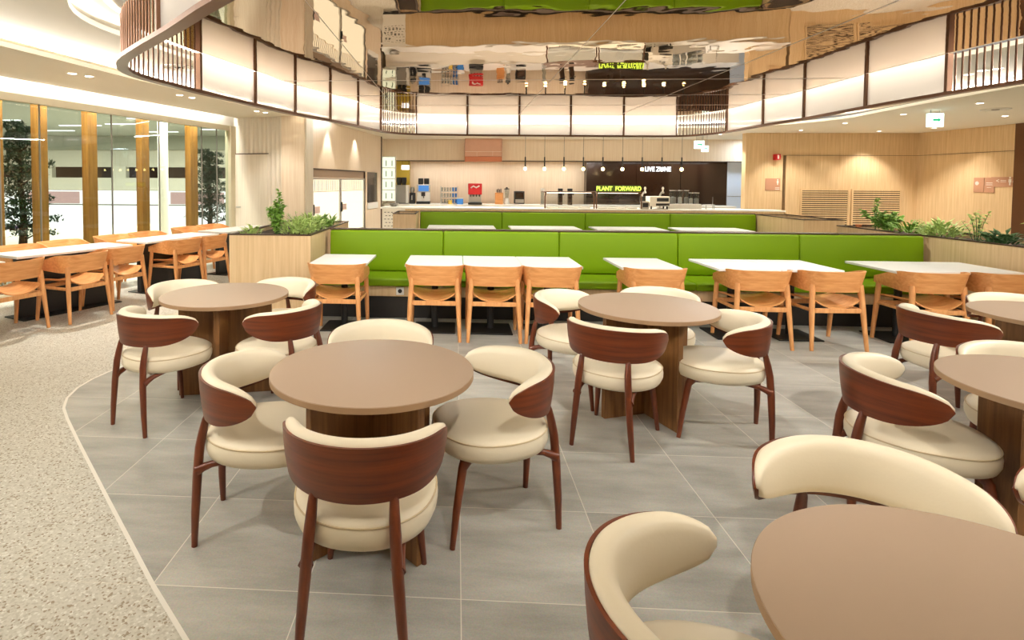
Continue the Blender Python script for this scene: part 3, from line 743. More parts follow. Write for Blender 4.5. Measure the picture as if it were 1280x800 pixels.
planter('low oak box closing the left end of the rear banquette', -1.22, -.78, 10.66, 11.6, .955)
planter('low oak box closing the right end of the rear banquette', 5.93, 6.6, 9.9, 11.55, .955)
planter_top = .90
def leaf(mb, p, d, ln, w, bend=.3):
    d = d.normalized(); a = Vector((0, 0, 1)); s = d.cross(a)
    if s.length < .05: s = Vector((1, 0, 0))
    s = s.normalized(); up = s.cross(d)
    q1 = p + d * ln * .45 + up * ln * .12; q2 = p + d * ln - up * ln * bend * .4
    mb.add([p, q1 + s * w, q2, q1 - s * w, q1 + up * w * .4], [(0, 4, 1), (1, 4, 2), (2, 4, 3), (3, 4, 0)])
def bush(label, x, y, w, h, n, mat='leaf', stems=6, ls=.05, lw=.014, spiky=False, z=planter_top):
    t = thing('leafy_plant', label, 'plant', (x, y, z), 0, 'plants in the oak planter boxes')
    st = MB(); lf = MB()
    h *= 1.15 if z == planter_top and n > 100 else 1
    for k in range(stems):
        an = random.uniform(0, 2 * PI); r = w * random.uniform(.1, 1) * .8; hh = h * random.uniform(.6, 1)
        top = Vector((r * math.cos(an), r * math.sin(an), hh)); mid = top * .5 + Vector((0, 0, hh * .12))
        st.tube([(top.x * .15, top.y * .15, 0), mid, top], [.004, .003, .0015], 5)
        for j in range(n // stems):
            u = random.uniform(.25, 1.02); p = Vector((top.x * .15, top.y * .15, 0)).lerp(mid, min(1, u * 2)) if u < .5 else mid.lerp(top, (u - .5) * 2)
            a2 = random.uniform(0, 2 * PI); el = random.uniform(-.2, .9)
            leaf(lf, p, Vector((math.cos(a2), math.sin(a2), el)), 1.2 * ls * random.uniform(.6, 1.2), 1.25 * lw * random.uniform(.7, 1.2))
    st.build('stem', 'leafdark', t); lf.build('foliage', mat, t)
    return t
def ground(label, x, y, w, h, n, mat, ln=.09, lw=.010):
    t = thing('leafy_plant', label, 'plant', (x, y, planter_top), 0, 'plants in the oak planter boxes'); lf = MB(); st = MB()
    st.tube([(0, 0, 0), (0, 0, h * .4)], .008, 6)
    for k in range(n):
        a = random.uniform(0, 2 * PI); r = w * math.sqrt(random.random()); p = Vector((r * math.cos(a), r * math.sin(a), .03 + h * 1.5 * random.uniform(0, .6) * (1.2 - r / w * .5)))
        leaf(lf, p, Vector((math.cos(a) * .7, math.sin(a) * .7, random.uniform(.2, 1.2))), 1.25 * ln * random.uniform(.6, 1.2), lw * 1.3)
    st.build('stem', 'leafdark', t); lf.build('foliage', mat, t); return t
bush('tall leafy shrub, broadest plant in the left planter', -2.10, 6.45, .15, .40, 420, 'leaf', 11, .055, .017)
bush('thin upright sprig rising above the shrub in the left planter', -2.10, 6.50, .03, .66, 70, 'leaf', 2, .045, .014)
ground('low pale foliage at the left front corner of the left planter', -2.40, 6.42, .12, .09, 70, 'leafpale', .07)
ground('bright low foliage right of the tall shrub in the left planter', -1.88, 6.5, .19, .20, 230, 'leafpale', .08, .012)
ground('spiky pale plant in the middle of the left planter', -1.85, 6.9, .18, .20, 190, 'leafpale', .10)
ground('low spreading leaves at the far end of the left planter', -1.82, 7.4, .16, .17, 140, 'leaf', .10)
ground('small tuft at the rear corner of the left planter', -1.75, 7.75, .08, .12, 40, 'leaf', .10)
bush('airy thin stemmed plant behind the tall shrub', -2.0, 7.0, .28, .32, 90, 'leafpale', 10, .03, .006)
bush('rounded bush at the far end of the right planter', 5.80, 7.90, .32, .27, 460, 'leaf', 14, .065, .02)
bush('thin sprig standing above the bush in the right planter', 5.74, 8.0, .14, .50, 70, 'leaf', 4, .05, .015)
ground('low leaves in front of the bush in the right planter', 5.72, 7.40, .18, .16, 130, 'leaf', .09)
ground('pale mound of leaves in the middle of the right planter', 5.74, 6.95, .20, .20, 190, 'leafpale', .09, .013)
bush('sparse yellow green stems in the right planter', 5.76, 6.52, .22, .34, 130, 'leafpale', 9, .045, .012)
ground('dark leaved low plant in the right planter', 5.72, 6.22, .15, .16, 120, 'leafdark', .07, .016)
bush('bushy shrub at the near end of the right planter', 5.76, 5.80, .22, .32, 330, 'leaf', 12, .055, .015)
bush('dark sprig leaning above the near shrub in the right planter', 5.86, 5.85, .08, .46, 50, 'leafdark', 3, .055, .018)
ground('low pale leaves at the right photo edge in the planter', 5.78, 5.45, .12, .12, 80, 'leafpale', .08, .012)
pt = thing('clay_pot', 'tiny terracotta pot beside the bush in the right planter', 'pot', (5.60, 8.12, .915)); MB().lathe([(.02, 0), (.034, .085), (.038, .085), (.038, .10), (.03, .10), (.028, .08)], seg=18).build('pot', 'orange', pt, 40)

# ------------------------------------------------------------------ kitchen zone
ctr = thing('serving_counter', 'long white serving counter behind the rear green banquette', 'counter', (0, 14.6, 0))
MB().bbox(-2.0, 8.3, 0, .95, .86, .90, .004, 1).build('worktop', 'white', ctr)
MB().box(-1.35, 8.28, .04, .92, .1, .86).build('front_panel', 'oakpanel', ctr)
MB().box(-1.95, -1.35, .02, .92, .1, .86).build('side_cabinet', 'whitewall', ctr)
m = MB()
for i in range(6):
    for j in range(5): m.box(-1.9 + i * .09 + (.03 if j % 2 else 0), -1.85 + i * .09 + (.03 if j % 2 else 0), .012, .021, .40 + j * .09, .415 + j * .09)
m.build('vent_slots', 'dark', ctr)
MB().box(-1.95, 8.2, .1, .9, 0, .1).build('kick_plinth', 'dark', ctr)
bc = thing('back_counter', 'white back counter along the kitchen wall carrying the machines', 'counter', (0, 17.1, 0))
MB().bbox(-2.25, 8.3, 0, .85, .85, .89, .004, 1).build('worktop', 'white', bc); MB().box(-2.2, 8.28, .03, .8, .0, .85).build('cabinet', 'whitewall', bc)

mA = thing('coffee_machine', 'tall grey coffee machine with dark bean hoppers at the left end of the back counter', 'machine', (-1.69, 17.45, .89))
MB().bbox(-.2, .12, -.22, .22, .02, .58, .01).build('body', 'grey', mA); m = MB(); m.bbox(.12, .20, -.22, .22, .02, .58, .008); m.build('side_panel', 'white', mA)
for dx in (-.11, .04): MB().lathe([(.06, .58), (.085, .70), (.085, .80), (.07, .815)], (dx, 0, 0), 16).build('bean_hopper', 'black', mA, 40)
m = MB(); m.bbox(-.2, .2, -.24, .24, 0, .02, .004); m.build('foot_tray', 'black', mA)
mG = thing('espresso_grinder', 'slim black and chrome grinder between the two coffee machines', 'machine', (-1.38, 17.4, .89))
MB().bbox(-.08, .09, -.1, .12, .0, .34, .01).build('body', 'black', mG); MB().lathe([(.05, .34), (.075, .42), (.06, .5), (.02, .52)], seg=16).build('hopper', 'steel', mG, 40)
MB().tube([(0, -.1, .25), (0, -.17, .22), (0, -.17, .12)], .02, 8).build('spout', 'steel', mG, 50); MB().bbox(-.07, .07, -.2, -.1, 0, .03, .004).build('drip_tray', 'dark', mG)
mB = thing('coffee_machine', 'white coffee machine with a blue screen on the back counter', 'machine', (-1.03, 17.45, .89))
MB().bbox(-.2, .2, -.2, .22, .08, .36, .01).build('body', 'white', mB); MB().bbox(-.2, .2, -.22, .22, .36, .60, .01).build('screen_housing', 'steel', mB)
MB().bbox(-.15, .17, -.226, -.2195, .39, .57, .002, 1).build('screen', 'screen', mB); MB().bbox(-.21, .21, -.3, .22, .0, .08, .01).build('drip_tray', 'black', mB)
m = MB(); m.bbox(-.06, .06, -.27, -.2, .24, .36, .01); m.tube([(0, -.25, .26), (.02, -.25, .18)], .015, 8); m.build('spout', 'dark', mB)
for dx in (-.09, .09): MB().bbox(dx - .075, dx + .075, -.1, .15, .60, .79, .012).build('bean_hopper', 'black', mB)
m = MB(); bw = thing('steel_bowl', 'shallow steel bowl at the left end of the serving counter', 'bowl', (-1.7, 15.1, .90)); m.lathe([(.06, 0), (.10, .02), (.135, .09), (.14, .09), (.13, .085), (.09, .03), (0, .02)], seg=24).build('bowl', 'steel', bw, 50)
rk = thing('cup_rack', 'steel wire rack of clear and blue tumblers on the back counter', 'rack', (-.23, 17.42, .89))
m = MB()
for x in (-.26, .26):
    for y in (-.14, .14): m.box(x - .008, x + .008, y - .008, y + .008, 0, .55)
m.build('post', 'steel', rk)
for z in (.02, .2, .38): MB().box(-.27, .27, -.15, .15, z, z + .012).build('shelf', 'steel', rk)
for z in (.033, .213, .393):
    for k in range(6):
        c = 'acrylic' if k < 4 else 'blue'; lab = 'clear' if k < 4 else 'blue'
        o = MB().lathe([(.026, 0), (.034, .12), (.031, .12), (.024, .006)], seg=14).build('tumbler', c, None, 50); o.location = (-.45 + .085 * k, 17.36, .89 + z)
        lv = {.033: 'bottom', .213: 'middle', .393: 'top'}[z]
        tag(o, f'{lab} tumbler in a row on the {lv} shelf of the cup rack', 'cup', 'tumblers on the cup rack')
tb = thing('storage_tub', 'small yellow tub at the foot of the cup rack', 'tub', (-.20, 17.2, .89)); MB().lathe([(.06, 0), (.07, .1), (.075, .1), (.075, .12), (0, .12)], seg=18).build('tub', plain('yellow_tub', (236, 200, 90), .5), tb, 40)
tb = thing('storage_tub', 'square blue tub right of the cup rack', 'tub', (.10, 17.2, .89)); MB().bbox(-.1, .1, -.08, .08, 0, .17, .012).build('tub', 'blue', tb); MB().bbox(-.105, .105, -.085, .085, .17, .195, .008).build('lid', 'white', tb)
rd = thing('drink_dispenser', 'drink dispenser with a red lit header on the back counter', 'machine', (.56, 17.15, .89))
MB().bbox(-.21, .21, -.02, .25, .30, .64, .015).build('header', 'red', rd); MB().bbox(-.19, .19, .06, .25, .06, .30, .01).build('back_panel', 'steel', rd); MB().bbox(-.21, .21, -.14, .25, 0, .06, .01).build('drip_tray', 'black', rd)
m = MB(); m.tube([(-.13, -.026, .50), (-.05, -.028, .56), (.03, -.028, .51), (.13, -.026, .57)], .022, 8); m.build('wave_emblem', 'white', rd)
for k in range(4): MB().tube([(-.135 + .09 * k, .02, .30), (-.135 + .09 * k, .02, .235)], .016, 8).build('nozzle', 'black', rd, 50)
kb = thing('knife_block', 'pale wooden knife block with black handles on the back counter', 'knife block', (1.31, 17.45, .89))
MB().bbox(-.12, .12, -.09, .09, 0, .36, .01).build('block', 'oakchair', kb)
for k in range(4): MB().bbox(-.075 + .04 * k, -.05 + .04 * k, -.02, .02, .36, .46 + .02 * (k % 2), .005).build('handle', 'black', kb)
bl = thing('blender', 'blender with clear jug right of the knife block', 'appliance', (1.55, 17.45, .89))
MB().lathe([(.08, 0), (.085, .03), (.06, .17), (.05, .19)], seg=18).build('base', 'white', bl, 40); MB().lathe([(.05, .19), (.08, .46), (.076, .46), (.046, .2)], seg=18).build('jug', 'acrylic', bl, 50); MB().lathe([(.08, .46), (.08, .485), (.03, .5), (.03, .53), (0, .53)], seg=18).build('lid', 'black', bl, 40)
sc = thing('induction_cooker', 'black table-top appliance with a dark window on the back counter', 'appliance', (1.93, 17.45, .89))
MB().bbox(-.15, .15, -.14, .16, .02, .41, .012).build('body', 'black', sc); MB().bbox(-.12, .12, -.146, -.139, .20, .37, .003, 1).build('window', 'darkgloss', sc); MB().bbox(-.13, .13, -.15, -.138, .05, .16, .004, 1).build('control_panel', 'steel', sc)
sp = thing('soap_tower', 'slim clear tower with a white cap left of the glass guard', 'dispenser', (2.62, 17.3, .89)); MB().lathe([(.05, 0), (.05, .42), (.045, .42), (.045, .01)], seg=14).build('tube', 'acrylic', sp, 50); MB().lathe([(.058, .42), (.058, .5), (0, .51)], seg=14).build('cap', 'white', sp, 40); MB().lathe([(.08, 0), (.08, .015), (.0, .02)], seg=14).build('base', 'steel', sp, 40)
for i, x in enumerate((3.16, 3.45)):
    g = thing('hot_water_tower', ('left' if i == 0 else 'right') + ' one of two slim dark drink towers behind the glass guard', 'dispenser', (x, 17.3, .89), 0, 'dark drink towers')
    MB().bbox(-.065, .065, -.06, .08, 0, .5, .008).build('body', 'darkgloss', g); MB().bbox(-.065, .065, -.07, .08, .40, .5, .006).build('head', 'black', g); MB().lathe([(.02, 0), (.02, .05), (0, .05)], (.1, 0, .3), 10).build('tap', 'black', g, 40)
# food guards
def guard(label, x0, x1):
    g = thing('food_guard', label, 'food guard', ((x0 + x1) / 2, 14.72, .90), 0, 'glass food guards'); w = (x1 - x0) / 2
    for s in (-1, 1): MB().tube([(s * (w - .02), 0, 0), (s * (w - .02), .01, .30), (s * (w - .05), .05, .425)], .018, 8).build('post', 'bronze', g, 50)
    MB().bbox(-w, w, .0, .5, .41, .44, .004, 1).build('canopy', 'bronze', g)
    MB().box(-w + .05, w - .05, .0, .006, .05, .40).build('glass', 'acrylic', g)
    MB().box(-w + .06, w - .06, .16, .2, .40, .409).build('lamp', 'led', g)
    m = MB()
    for k in range(4):
        a = -w + .08 + k * (2 * w - .16) / 4; m.bbox(a + .01, a + (2 * w - .16) / 4 - .01, .1, .42, .001, .03, .006, 1)
    m.build('serving_trays', 'steel', g)
    return g
guard('glass food guard with bronze frame on the serving counter, left of the green sign', 2.28, 3.58)
guard('glass food guard with bronze frame directly beneath the green lit sign', 3.60, 4.78)
for x in (2.93, 4.19): alight('food_lamp', (x, 14.9, 1.28), 1.1, 7, (0, 0, 0), (1, .85, .6), .1)
ns = thing('neon_sign', 'green lit sign reading PLANT FORWARD above the serving counter', 'sign', (4.18, 14.72, 1.42))
MB().bbox(-.56, .56, .02, .05, -.085, .085, .004, 1).build('backplate', 'neonhalo', ns); text('lettering', 'PLANT  FORWARD', .155, 'neon', (0, 0, 0), (PI / 2, 0, 0), ns, .008, .86, .004)
for s in (-.5, .5): MB().tube([(s, .04, -.08), (s, .04, -.10)], .01, 6).build('bracket', 'bronze', ns)
ls = thing('lit_sign', 'white lit sign reading LIVE ZONE on the dark glossy wall', 'sign', (6.25, 17.84, 2.0)); text('lettering', 'LIVE ZONE', .2, 'signwhite', (0, 0, 0), (PI / 2, 0, 0), ls, .01, .82, .006)
MB().bbox(-.42, .42, .012, .019, -.02, .02, .002, 1).build('mounting_rail', 'black', ls)
# appliances right of the guards
for i, x in enumerate((4.90, 5.36)):
    g = thing('draught_tap', ('left' if i == 0 else 'right') + ' tall chrome tap with a white knob at the dark wall', 'tap', (x, 15.1, .90), 0, 'chrome taps')
    MB().lathe([(.07, 0), (.07, .02), (.03, .03)], seg=16).build('base', 'steel', g, 40); MB().tube([(0, 0, .02), (0, 0, .36), (.04, 0, .43), (.10, 0, .42)], .025, 10).build('column', 'steel', g, 50)
    MB().lathe([(.015, .40), (.022, .50), (.035, .53), (.02, .57), (0, .575)], (.07, 0, 0), 12).build('knob', 'white', g, 50); MB().bbox(-.06, .08, -.05, .05, .15, .32, .01).build('valve_box', 'dark', g)
to = thing('conveyor_toaster', 'cream box-shaped toaster on legs in front of the dark wall', 'appliance', (5.22, 14.75, .90))
MB().bbox(-.25, .25, -.05, .3, .08, .33, .012).build('body', 'whitewall', to); MB().bbox(-.08, .22, -.056, -.049, .2, .29, .003, 1).build('opening', 'black', to); MB().bbox(-.10, .24, -.058, -.049, .09, .15, .003, 1).build('control_panel', 'dark', to)
for x in (-.2, .2):
    for y in (0, .25): MB().box(x - .015, x + .015, y - .015, y + .015, 0, .08).build('leg', 'black', to)
bt = thing('control_kettle', 'small dark warmer just left of the cream toaster', 'appliance', (4.86, 14.76, .90)); MB().bbox(-.09, .09, -.05, .1, 0, .20, .01).build('body', 'steel', bt); MB().bbox(-.07, .07, -.056, -.049, .05, .16, .003, 1).build('display', 'black', bt)
wb = thing('display_plinth', 'low white tiled plinth on the serving counter holding clear jars', 'plinth', (5.95, 15.0, .90)); MB().bbox(-.42, .42, -.06, .2, 0, .13, .006).build('plinth', 'white', wb)
m = MB()
for k in range(1, 8): m.box(-.42 + k * .105 - .002, -.42 + k * .105 + .002, -.062, -.0595, .005, .125)
m.build('joint_lines', 'signpale', wb)
for i, (x, r, h, lab) in enumerate([(5.68, .085, .34, 'widest clear cylinder, at the left end of the white plinth'), (5.86, .06, .34, 'second clear cylinder from the left on the white plinth'), (6.02, .06, .34, 'clear cylinder in the middle of the white plinth'), (6.14, .055, .28, 'shorter clear jar right of the middle on the white plinth'), (6.28, .065, .28, 'rightmost clear jar on the white plinth')]):
    g = thing('clear_jar', lab, 'jar', (x, 15.06, 1.03), 0, 'clear jars on the plinth'); MB().lathe([(r, 0), (r, h), (r - .005, h), (r - .005, .01)], seg=20).build('jar', 'acrylic', g, 50); MB().lathe([(r + .004, h), (r + .004, h + .02), (0, h + .022)], seg=20).build('lid', 'steel', g, 40); MB().lathe([(r - .008, .012), (r - .008, h * .5), (0, h * .55)], seg=16).build('contents', 'signpale' if i % 2 else 'steel', g, 40)
sd = thing('utensil_stand', 'small stand with a thin upright at the right end of the plinth', 'stand', (6.55, 14.95, .90)); MB().bbox(-.12, .12, -.1, .1, .10, .12, .003, 1).build('tray', 'white', sd); MB().tube([(.1, 0, 0), (.1, 0, .32)], .008, 6).build('upright', 'steel', sd)
for x in (-.1, .1): MB().box(x - .008, x + .008, -.09, -.07, 0, .1).build('leg', 'steel', sd)
# pendants
pdl = None
nm_ = ['first', 'second', 'third', 'fourth', 'fifth', 'sixth', 'seventh', 'eighth', 'ninth']
for k in range(9):
    lab = f'{nm_[k]} bare bulb pendant from the left above the serving counter'
    if pdl is None:
        pdl = thing('pendant_lamp', lab, 'lamp', (1.75, 14.5, 1.92), 0, 'bare bulb pendants over the counter')
        MB().tube([(0, 0, .30), (0, 0, .98)], .004, 6).build('cord', 'black', pdl); MB().lathe([(.017, .04), (.017, .30), (.008, .31)], seg=12).build('lamp_holder', 'black', pdl, 50)
        MB().lathe([(.0, -.042), (.025, -.034), (.04, -.008), (.038, .012), (.018, .042), (.012, .05)], seg=16).build('bulb', 'bulb', pdl, 60)
    else: dup(pdl, (1.75 + .4897 * k, 14.5, 1.92), 0, lab)
eh = thing('extractor_hood', 'copper coloured hood box hung over the back counter', 'hood', (.805, 17.36, 2.2))
MB().bbox(-.565, .565, -.14, .135, .16, .70, .006).build('upper_panel', 'copper', eh); MB().bbox(-.565, .565, -.15, .135, 0, .157, .006).build('lower_band', 'copperdark', eh)
m = MB(); m.box(-.56, .56, -.1425, -.1395, .30, .308); m.box(-.2, -.195, -.1425, -.1395, .16, .30); m.box(.28, .285, -.1425, -.1395, .16, .30); m.build('joint_lines', 'signpale', eh)
# lit shelf at the left end
sh = thing('lit_shelf', 'tall white glowing shelf with dark slits at the left end of the kitchen', 'shelf', (-2.075, 17.0, .9))
MB().box(-.2, .2, .1, .12, .08, 1.43).build('back_light', 'shelflit', sh)
for z in (.08, .42, .76, 1.09, 1.43): MB().bbox(-.21, .21, -.05, .12, z - .01, z + .01, .003, 1).build('shelf', 'white', sh)
for x in (-.205, .205): MB().bbox(x - .008, x + .008, -.05, .12, 0, 1.44, .003, 1).build('side', 'white', sh)
m = MB()
for z in (.15, .5, .83, 1.15):
    for x in (-.09, .09): MB().box(x - .012, x + .012, .085, .099, z, z + .17).build('slot', 'leafdark', sh)
pf = thing('wall_lantern', 'white lit box lamp hanging in front of the olive wall', 'lamp', (-1.62, 17.6, 2.02)); MB().bbox(-.12, .12, -.06, .06, -.07, .07, .008).build('shade', 'signwhite', pf)
for x in (-.1, .1): MB().tube([(x, 0, .07), (x, 0, .88)], .004, 6).build('cord', 'black', pf)
# fridge in the left wall
fr = thing('display_fridge', 'built-in display fridge with two bright glass doors in the left wall', 'fridge', (0, 0, 0)); fr.matrix_world = AR
s1, s2 = sy(13.19), sy(13.29); mid = (s1 + s2) / 2
MB().box(n0 + .03, n1 - .03, .04, .40, .33, 1.63).build('lit_interior', 'fridgelit', fr)
MB().box(n0 + .01, n1 - .01, .02, .44, 1.66, 1.83).build('header', 'taupe', fr)
m = MB(); m.box(n0, n1, -.012, .02, 1.822, 1.85); m.box(n0, n0 + .02, -.012, .02, .30, 1.83); m.box(n1 - .02, n1, -.012, .02, .3, 1.83); m.build('frame', 'rim', fr)
for a, b in ((n0 + .02, mid), (mid, n1 - .02)):
    m = MB(); m.box(a, a + .05, 0, .03, .31, 1.65); m.box(b - .05, b, 0, .03, .31, 1.65); m.box(a, b, 0, .03, .31, .35); m.box(a, b, 0, .03, 1.61, 1.65); o = m.build('door', 'steel', fr)
    MB().box(a + .05, b - .05, .012, .018, .35, 1.61).build('glass', 'softglass', o); MB().bbox(a + .02, a + .05, -.03, 0, .85, 1.08, .004, 1).build('handle', 'black', o); MB().box(a + .12, a + .42, .008, .011, .88, 1.03).build('sticker', 'stickerpink', o)
MB().box(n0 + .06, n1 - .06, .03, .038, 1.34, 1.352).build('shelf', 'oakpanel', fr)
m = MB()
for k in range(30): m.box(n0 + .1 + k * .111, n0 + .13 + k * .111, .032, .038, 1.36, 1.60)
m.build('slatted_back', 'oakpale', fr)
ml = thing('microwave_niche', 'dark built-in oven above a white ledge beside the display fridge', 'oven', (0, 0, 0)); ml.matrix_world = AR
MB().box(q0 + .01, q1 - .01, .02, .4, .99, 1.825).build('oven_front', 'darkgloss', ml); MB().box(q0 + .01, q1 - .01, -.02, .4, .81, .98).build('ledge', 'white', ml)

# ------------------------------------------------------------------ signs, grilles and fittings on the right walls
for i, (a, b, lab) in enumerate([(8.98, 10.22, 'left half of the slatted oak air grille in the right back wall'), (10.27, 11.52, 'right half of the slatted oak air grille in the right back wall')]):
    g = thing('air_grille', lab, 'grille', ((a + b) / 2, 15.2, .3), 0, 'slatted oak air grilles'); w = (b - a) / 2
    m = MB(); m.box(-w, w, -.03, 0, 0, .04); m.box(-w, w, -.03, 0, 1.10, 1.14); m.box(-w, -w + .04, -.03, 0, .04, 1.1); m.box(w - .04, w, -.03, 0, .04, 1.1); m.build('frame', 'oakpanel', g)
    MB().box(-w + .04, w - .04, -.004, -.001, .04, 1.1).build('backing', 'rim', g)
    m = MB()
    for k in range(19): m.box(-w + .04, w - .04, -.028, -.008, .06 + k * .055, .06 + k * .055 + .030)
    m.build('slats', 'oakpanel', g)
def plaque(label, loc, rz, w, h, draw):
    g = thing('wall_sign', label, 'sign', loc, rz); MB().bbox(-w / 2, w / 2, -.012, 0, -h / 2, h / 2, .003, 1).build('plate', 'signtan', g); draw(g); return g
def pict(g, x, z, s, skirt):
    m = MB(); m.lathe([(0, -.003), (.022 * s, -.003), (.022 * s, .003), (0, .003)], seg=14); m.v = [(vx + x, -.0135 + vz * .5, z + .075 * s + vy) for vx, vy, vz in m.v]
    b = [(-.03, .045), (.03, .045), (.03 if not skirt else .045, -.03), (.015, -.03), (.015, -.09), (-.015, -.09), (-.015, -.03), (-.03 if not skirt else -.045, -.03)]
    m2 = MB(); n = len(b); m2.add([(x + px * s, -.015, z + pz * s) for px, pz in b], [tuple(range(n))])
    m.add(m2.v, m2.f); m.build('pictogram', 'signpale', g)
wang = math.atan2(12.86 - 15.3, 12.063 - 11.9) 
def d_rest(g):
    pict(g, .10, .02, 1, False); pict(g, .20, .02, 1, True); text('arrow', '<', .13, 'signpale', (-.16, -.014, .02), (PI / 2, 0, 0), g, .001); m = MB(); m.box(-.10, .02, -.0145, -.0125, .03, .04); m.box(-.10, .02, -.0145, -.0125, 0, .01); m.build('text_lines', 'signpale', g)
def d_small(g):
    m = MB(); m.lathe([(0, 0), (.045, 0)], seg=18); m.v = [(vx - .04, -.0135, .04 + vy) for vx, vy, vz in m.v]; m.build('emblem', 'signpale', g)
def d_lines(g):
    m = MB(); m.box(-.07, .07, -.0145, -.0125, .04, .055); m.box(-.07, .07, -.0145, -.0125, .0, .012); m.box(-.05, .05, -.0145, -.0125, -.06, -.05); m.build('text_lines', 'signpale', g)
def wpt(y): t = (15.3 - y) / (15.3 - 12.86); return 11.9 + (12.063 - 11.9) * t - .004
plaque('restroom sign plate with two white figures, near the right photo edge', (wpt(13.02), 13.02, 1.64), wang, .62, .22, d_rest)
plaque('narrow tan sign with a round white emblem, leftmost of three on the wall', (wpt(13.60), 13.60, 1.57), wang, .24, .34, d_small)
plaque('tan sign with text lines, between the emblem sign and the restroom sign', (wpt(13.36), 13.36, 1.57), wang, .22, .34, d_lines)
def d_hyd(g):
    pict(g, .12, .06, .8, False); m = MB(); m.box(.06, .17, -.0145, -.0125, -.13, -.115); m.box(.06, .17, -.0145, -.0125, -.09, -.08); m.build('text_lines', 'signpale', g)
plaque('tan square sign on the narrow oak wall beside the dark gap', (8.28, 15.2, 1.555), 0, .38, .32, d_hyd)
fa = thing('fire_sign', 'small red double-faced fire sign projecting from the narrow oak wall', 'sign', (8.33, 15.2, 2.27)); MB().bbox(-.06, .06, -.14, 0, -.075, .075, .006).build('panel', 'red', fa); MB().box(-.02, .02, -.145, -.139, -.05, .05).build('emblem', 'white', fa); MB().bbox(.06, .13, -.03, 0, .0, .02, .002, 1).build('arm', 'red', fa)
def exit_sign(label, x, y, zt, w, h):
    g = thing('exit_sign', label, 'sign', (x, y, zt), 0, 'hanging exit signs'); MB().bbox(-w / 2, w / 2, -.03, .03, -h, 0, .006).build('light_box', 'exitface', g)
    m = MB(); m.box(-w * .22, w * .12, -.034, -.0305, -h * .56, -h * .42); m.add([(w * .12, -.032, -h * .34), (w * .3, -.032, -h * .49), (w * .12, -.032, -h * .64)], [(0, 1, 2)]); m.build('arrow', 'exitgreen', g)
    for s in (-.3, .3): MB().tube([(s * w, 0, 0), (s * w, 0, HB - zt)], .006, 6).build('hanger', 'steel', g)
exit_sign('lit exit sign with green arrow hanging from the right ceiling', 8.48, 10.5, 2.84, .26, .24)
exit_sign('larger of two white lit exit signs hanging near the back right ceiling', 6.63, 15.8, 2.74, .26, .22)
exit_sign('smaller lower one of two lit exit signs near the back right ceiling', 6.83, 15.9, 2.61, .18, .17)
cc = thing('ceiling_camera', 'small grey dome camera hanging in front of the white wall', 'camera', (8.75, 17.2, 2.2)); MB().bbox(-.12, .12, -.08, .08, 0, .08, .01).build('housing', 'grey', cc); MB().lathe([(0, -.05), (.04, -.03), (.05, 0)], seg=16).build('dome', 'black', cc, 50); MB().tube([(.05, 0, .08), (.05, 0, .7)], .01, 6).build('hanger', 'steel', cc)

# ------------------------------------------------------------------ downlights
DL = []
def downlight(x, y, z, label, power=0, cone=70, group='recessed downlights'):
    if not DL:
        g = thing('downlight', label, 'lamp', (x, y, z), 0, group); MB().lathe([(.045, -.001), (.062, -.006), (.066, 0), (.05, .004)], seg=24).build('trim_ring', 'ceilwhite', g, 50); MB().lathe([(0, -.002), (.045, -.002), (.045, .0)], seg=20).build('lens', 'lens', g); DL.append(g)
    else: dup(DL[0], (x, y, z), 0, label, group)
    if power: spot(x, y, z - .02, power, cone)
def spot(x, y, z, power, cone=70, tx=None, ty=None, blend=.6, rad=.04):
    l = bpy.data.lights.new('downlight_or_fill_beam', 'SPOT'); l.energy = power; l.color = (1, .97, .91); l.spot_size = math.radians(cone); l.spot_blend = blend; l.shadow_soft_size = rad  # serves the real downlights and the added fill spots alike
    o = bpy.data.objects.new('downlight_or_fill_beam', l); COL.objects.link(o); o.location = (x, y, z)
    if tx is not None:
        dv = Vector((tx - x, ty - y, .4 - z)); o.rotation_euler = dv.to_track_quat('-Z', 'Y').to_euler()
dls = [(-4.79, 6.76, 'left of the pair of downlights above the nearest window table'), (-4.70, 6.95, 'right of the pair of downlights above the nearest window table'),
       (-4.30, 8.50, 'left of the pair of downlights just below the lantern tip'), (-4.24, 8.78, 'right of the pair of downlights just below the lantern tip'),
       (-3.81, 10.50, 'left of the pair of downlights before the fluted wall'), (-3.71, 10.70, 'right of the pair of downlights before the fluted wall'),
       (8.52, 14.46, 'downlight before the narrow oak wall, at the far right ceiling'), (8.43, 12.75, 'downlight next to the lantern rail, left of the exit sign'), (10.53, 14.67, 'downlight close to the right back wall, above the grille'),
       (8.43, 11.15, 'downlight just left of the exit sign'), (11.17, 13.84, 'downlight just below the exit sign, near the wall corner'), (8.47, 9.64, 'downlight nearest the lantern rail right of the exit sign'), (10.51, 11.43, 'downlight above the restroom signs')]
for x, y, lab in dls: downlight(x, y, HB, lab, 110 if x > 0 or y < 8 else 30, 100)
for x, y, lab in [(6.68, 7.78, 'left of three downlights seen between the right rods'), (6.62, 7.52, 'middle of three downlights seen between the right rods'), (6.70, 7.42, 'right of three downlights seen between the right rods')]: downlight(x, y, L2Z, lab, 60, 70)
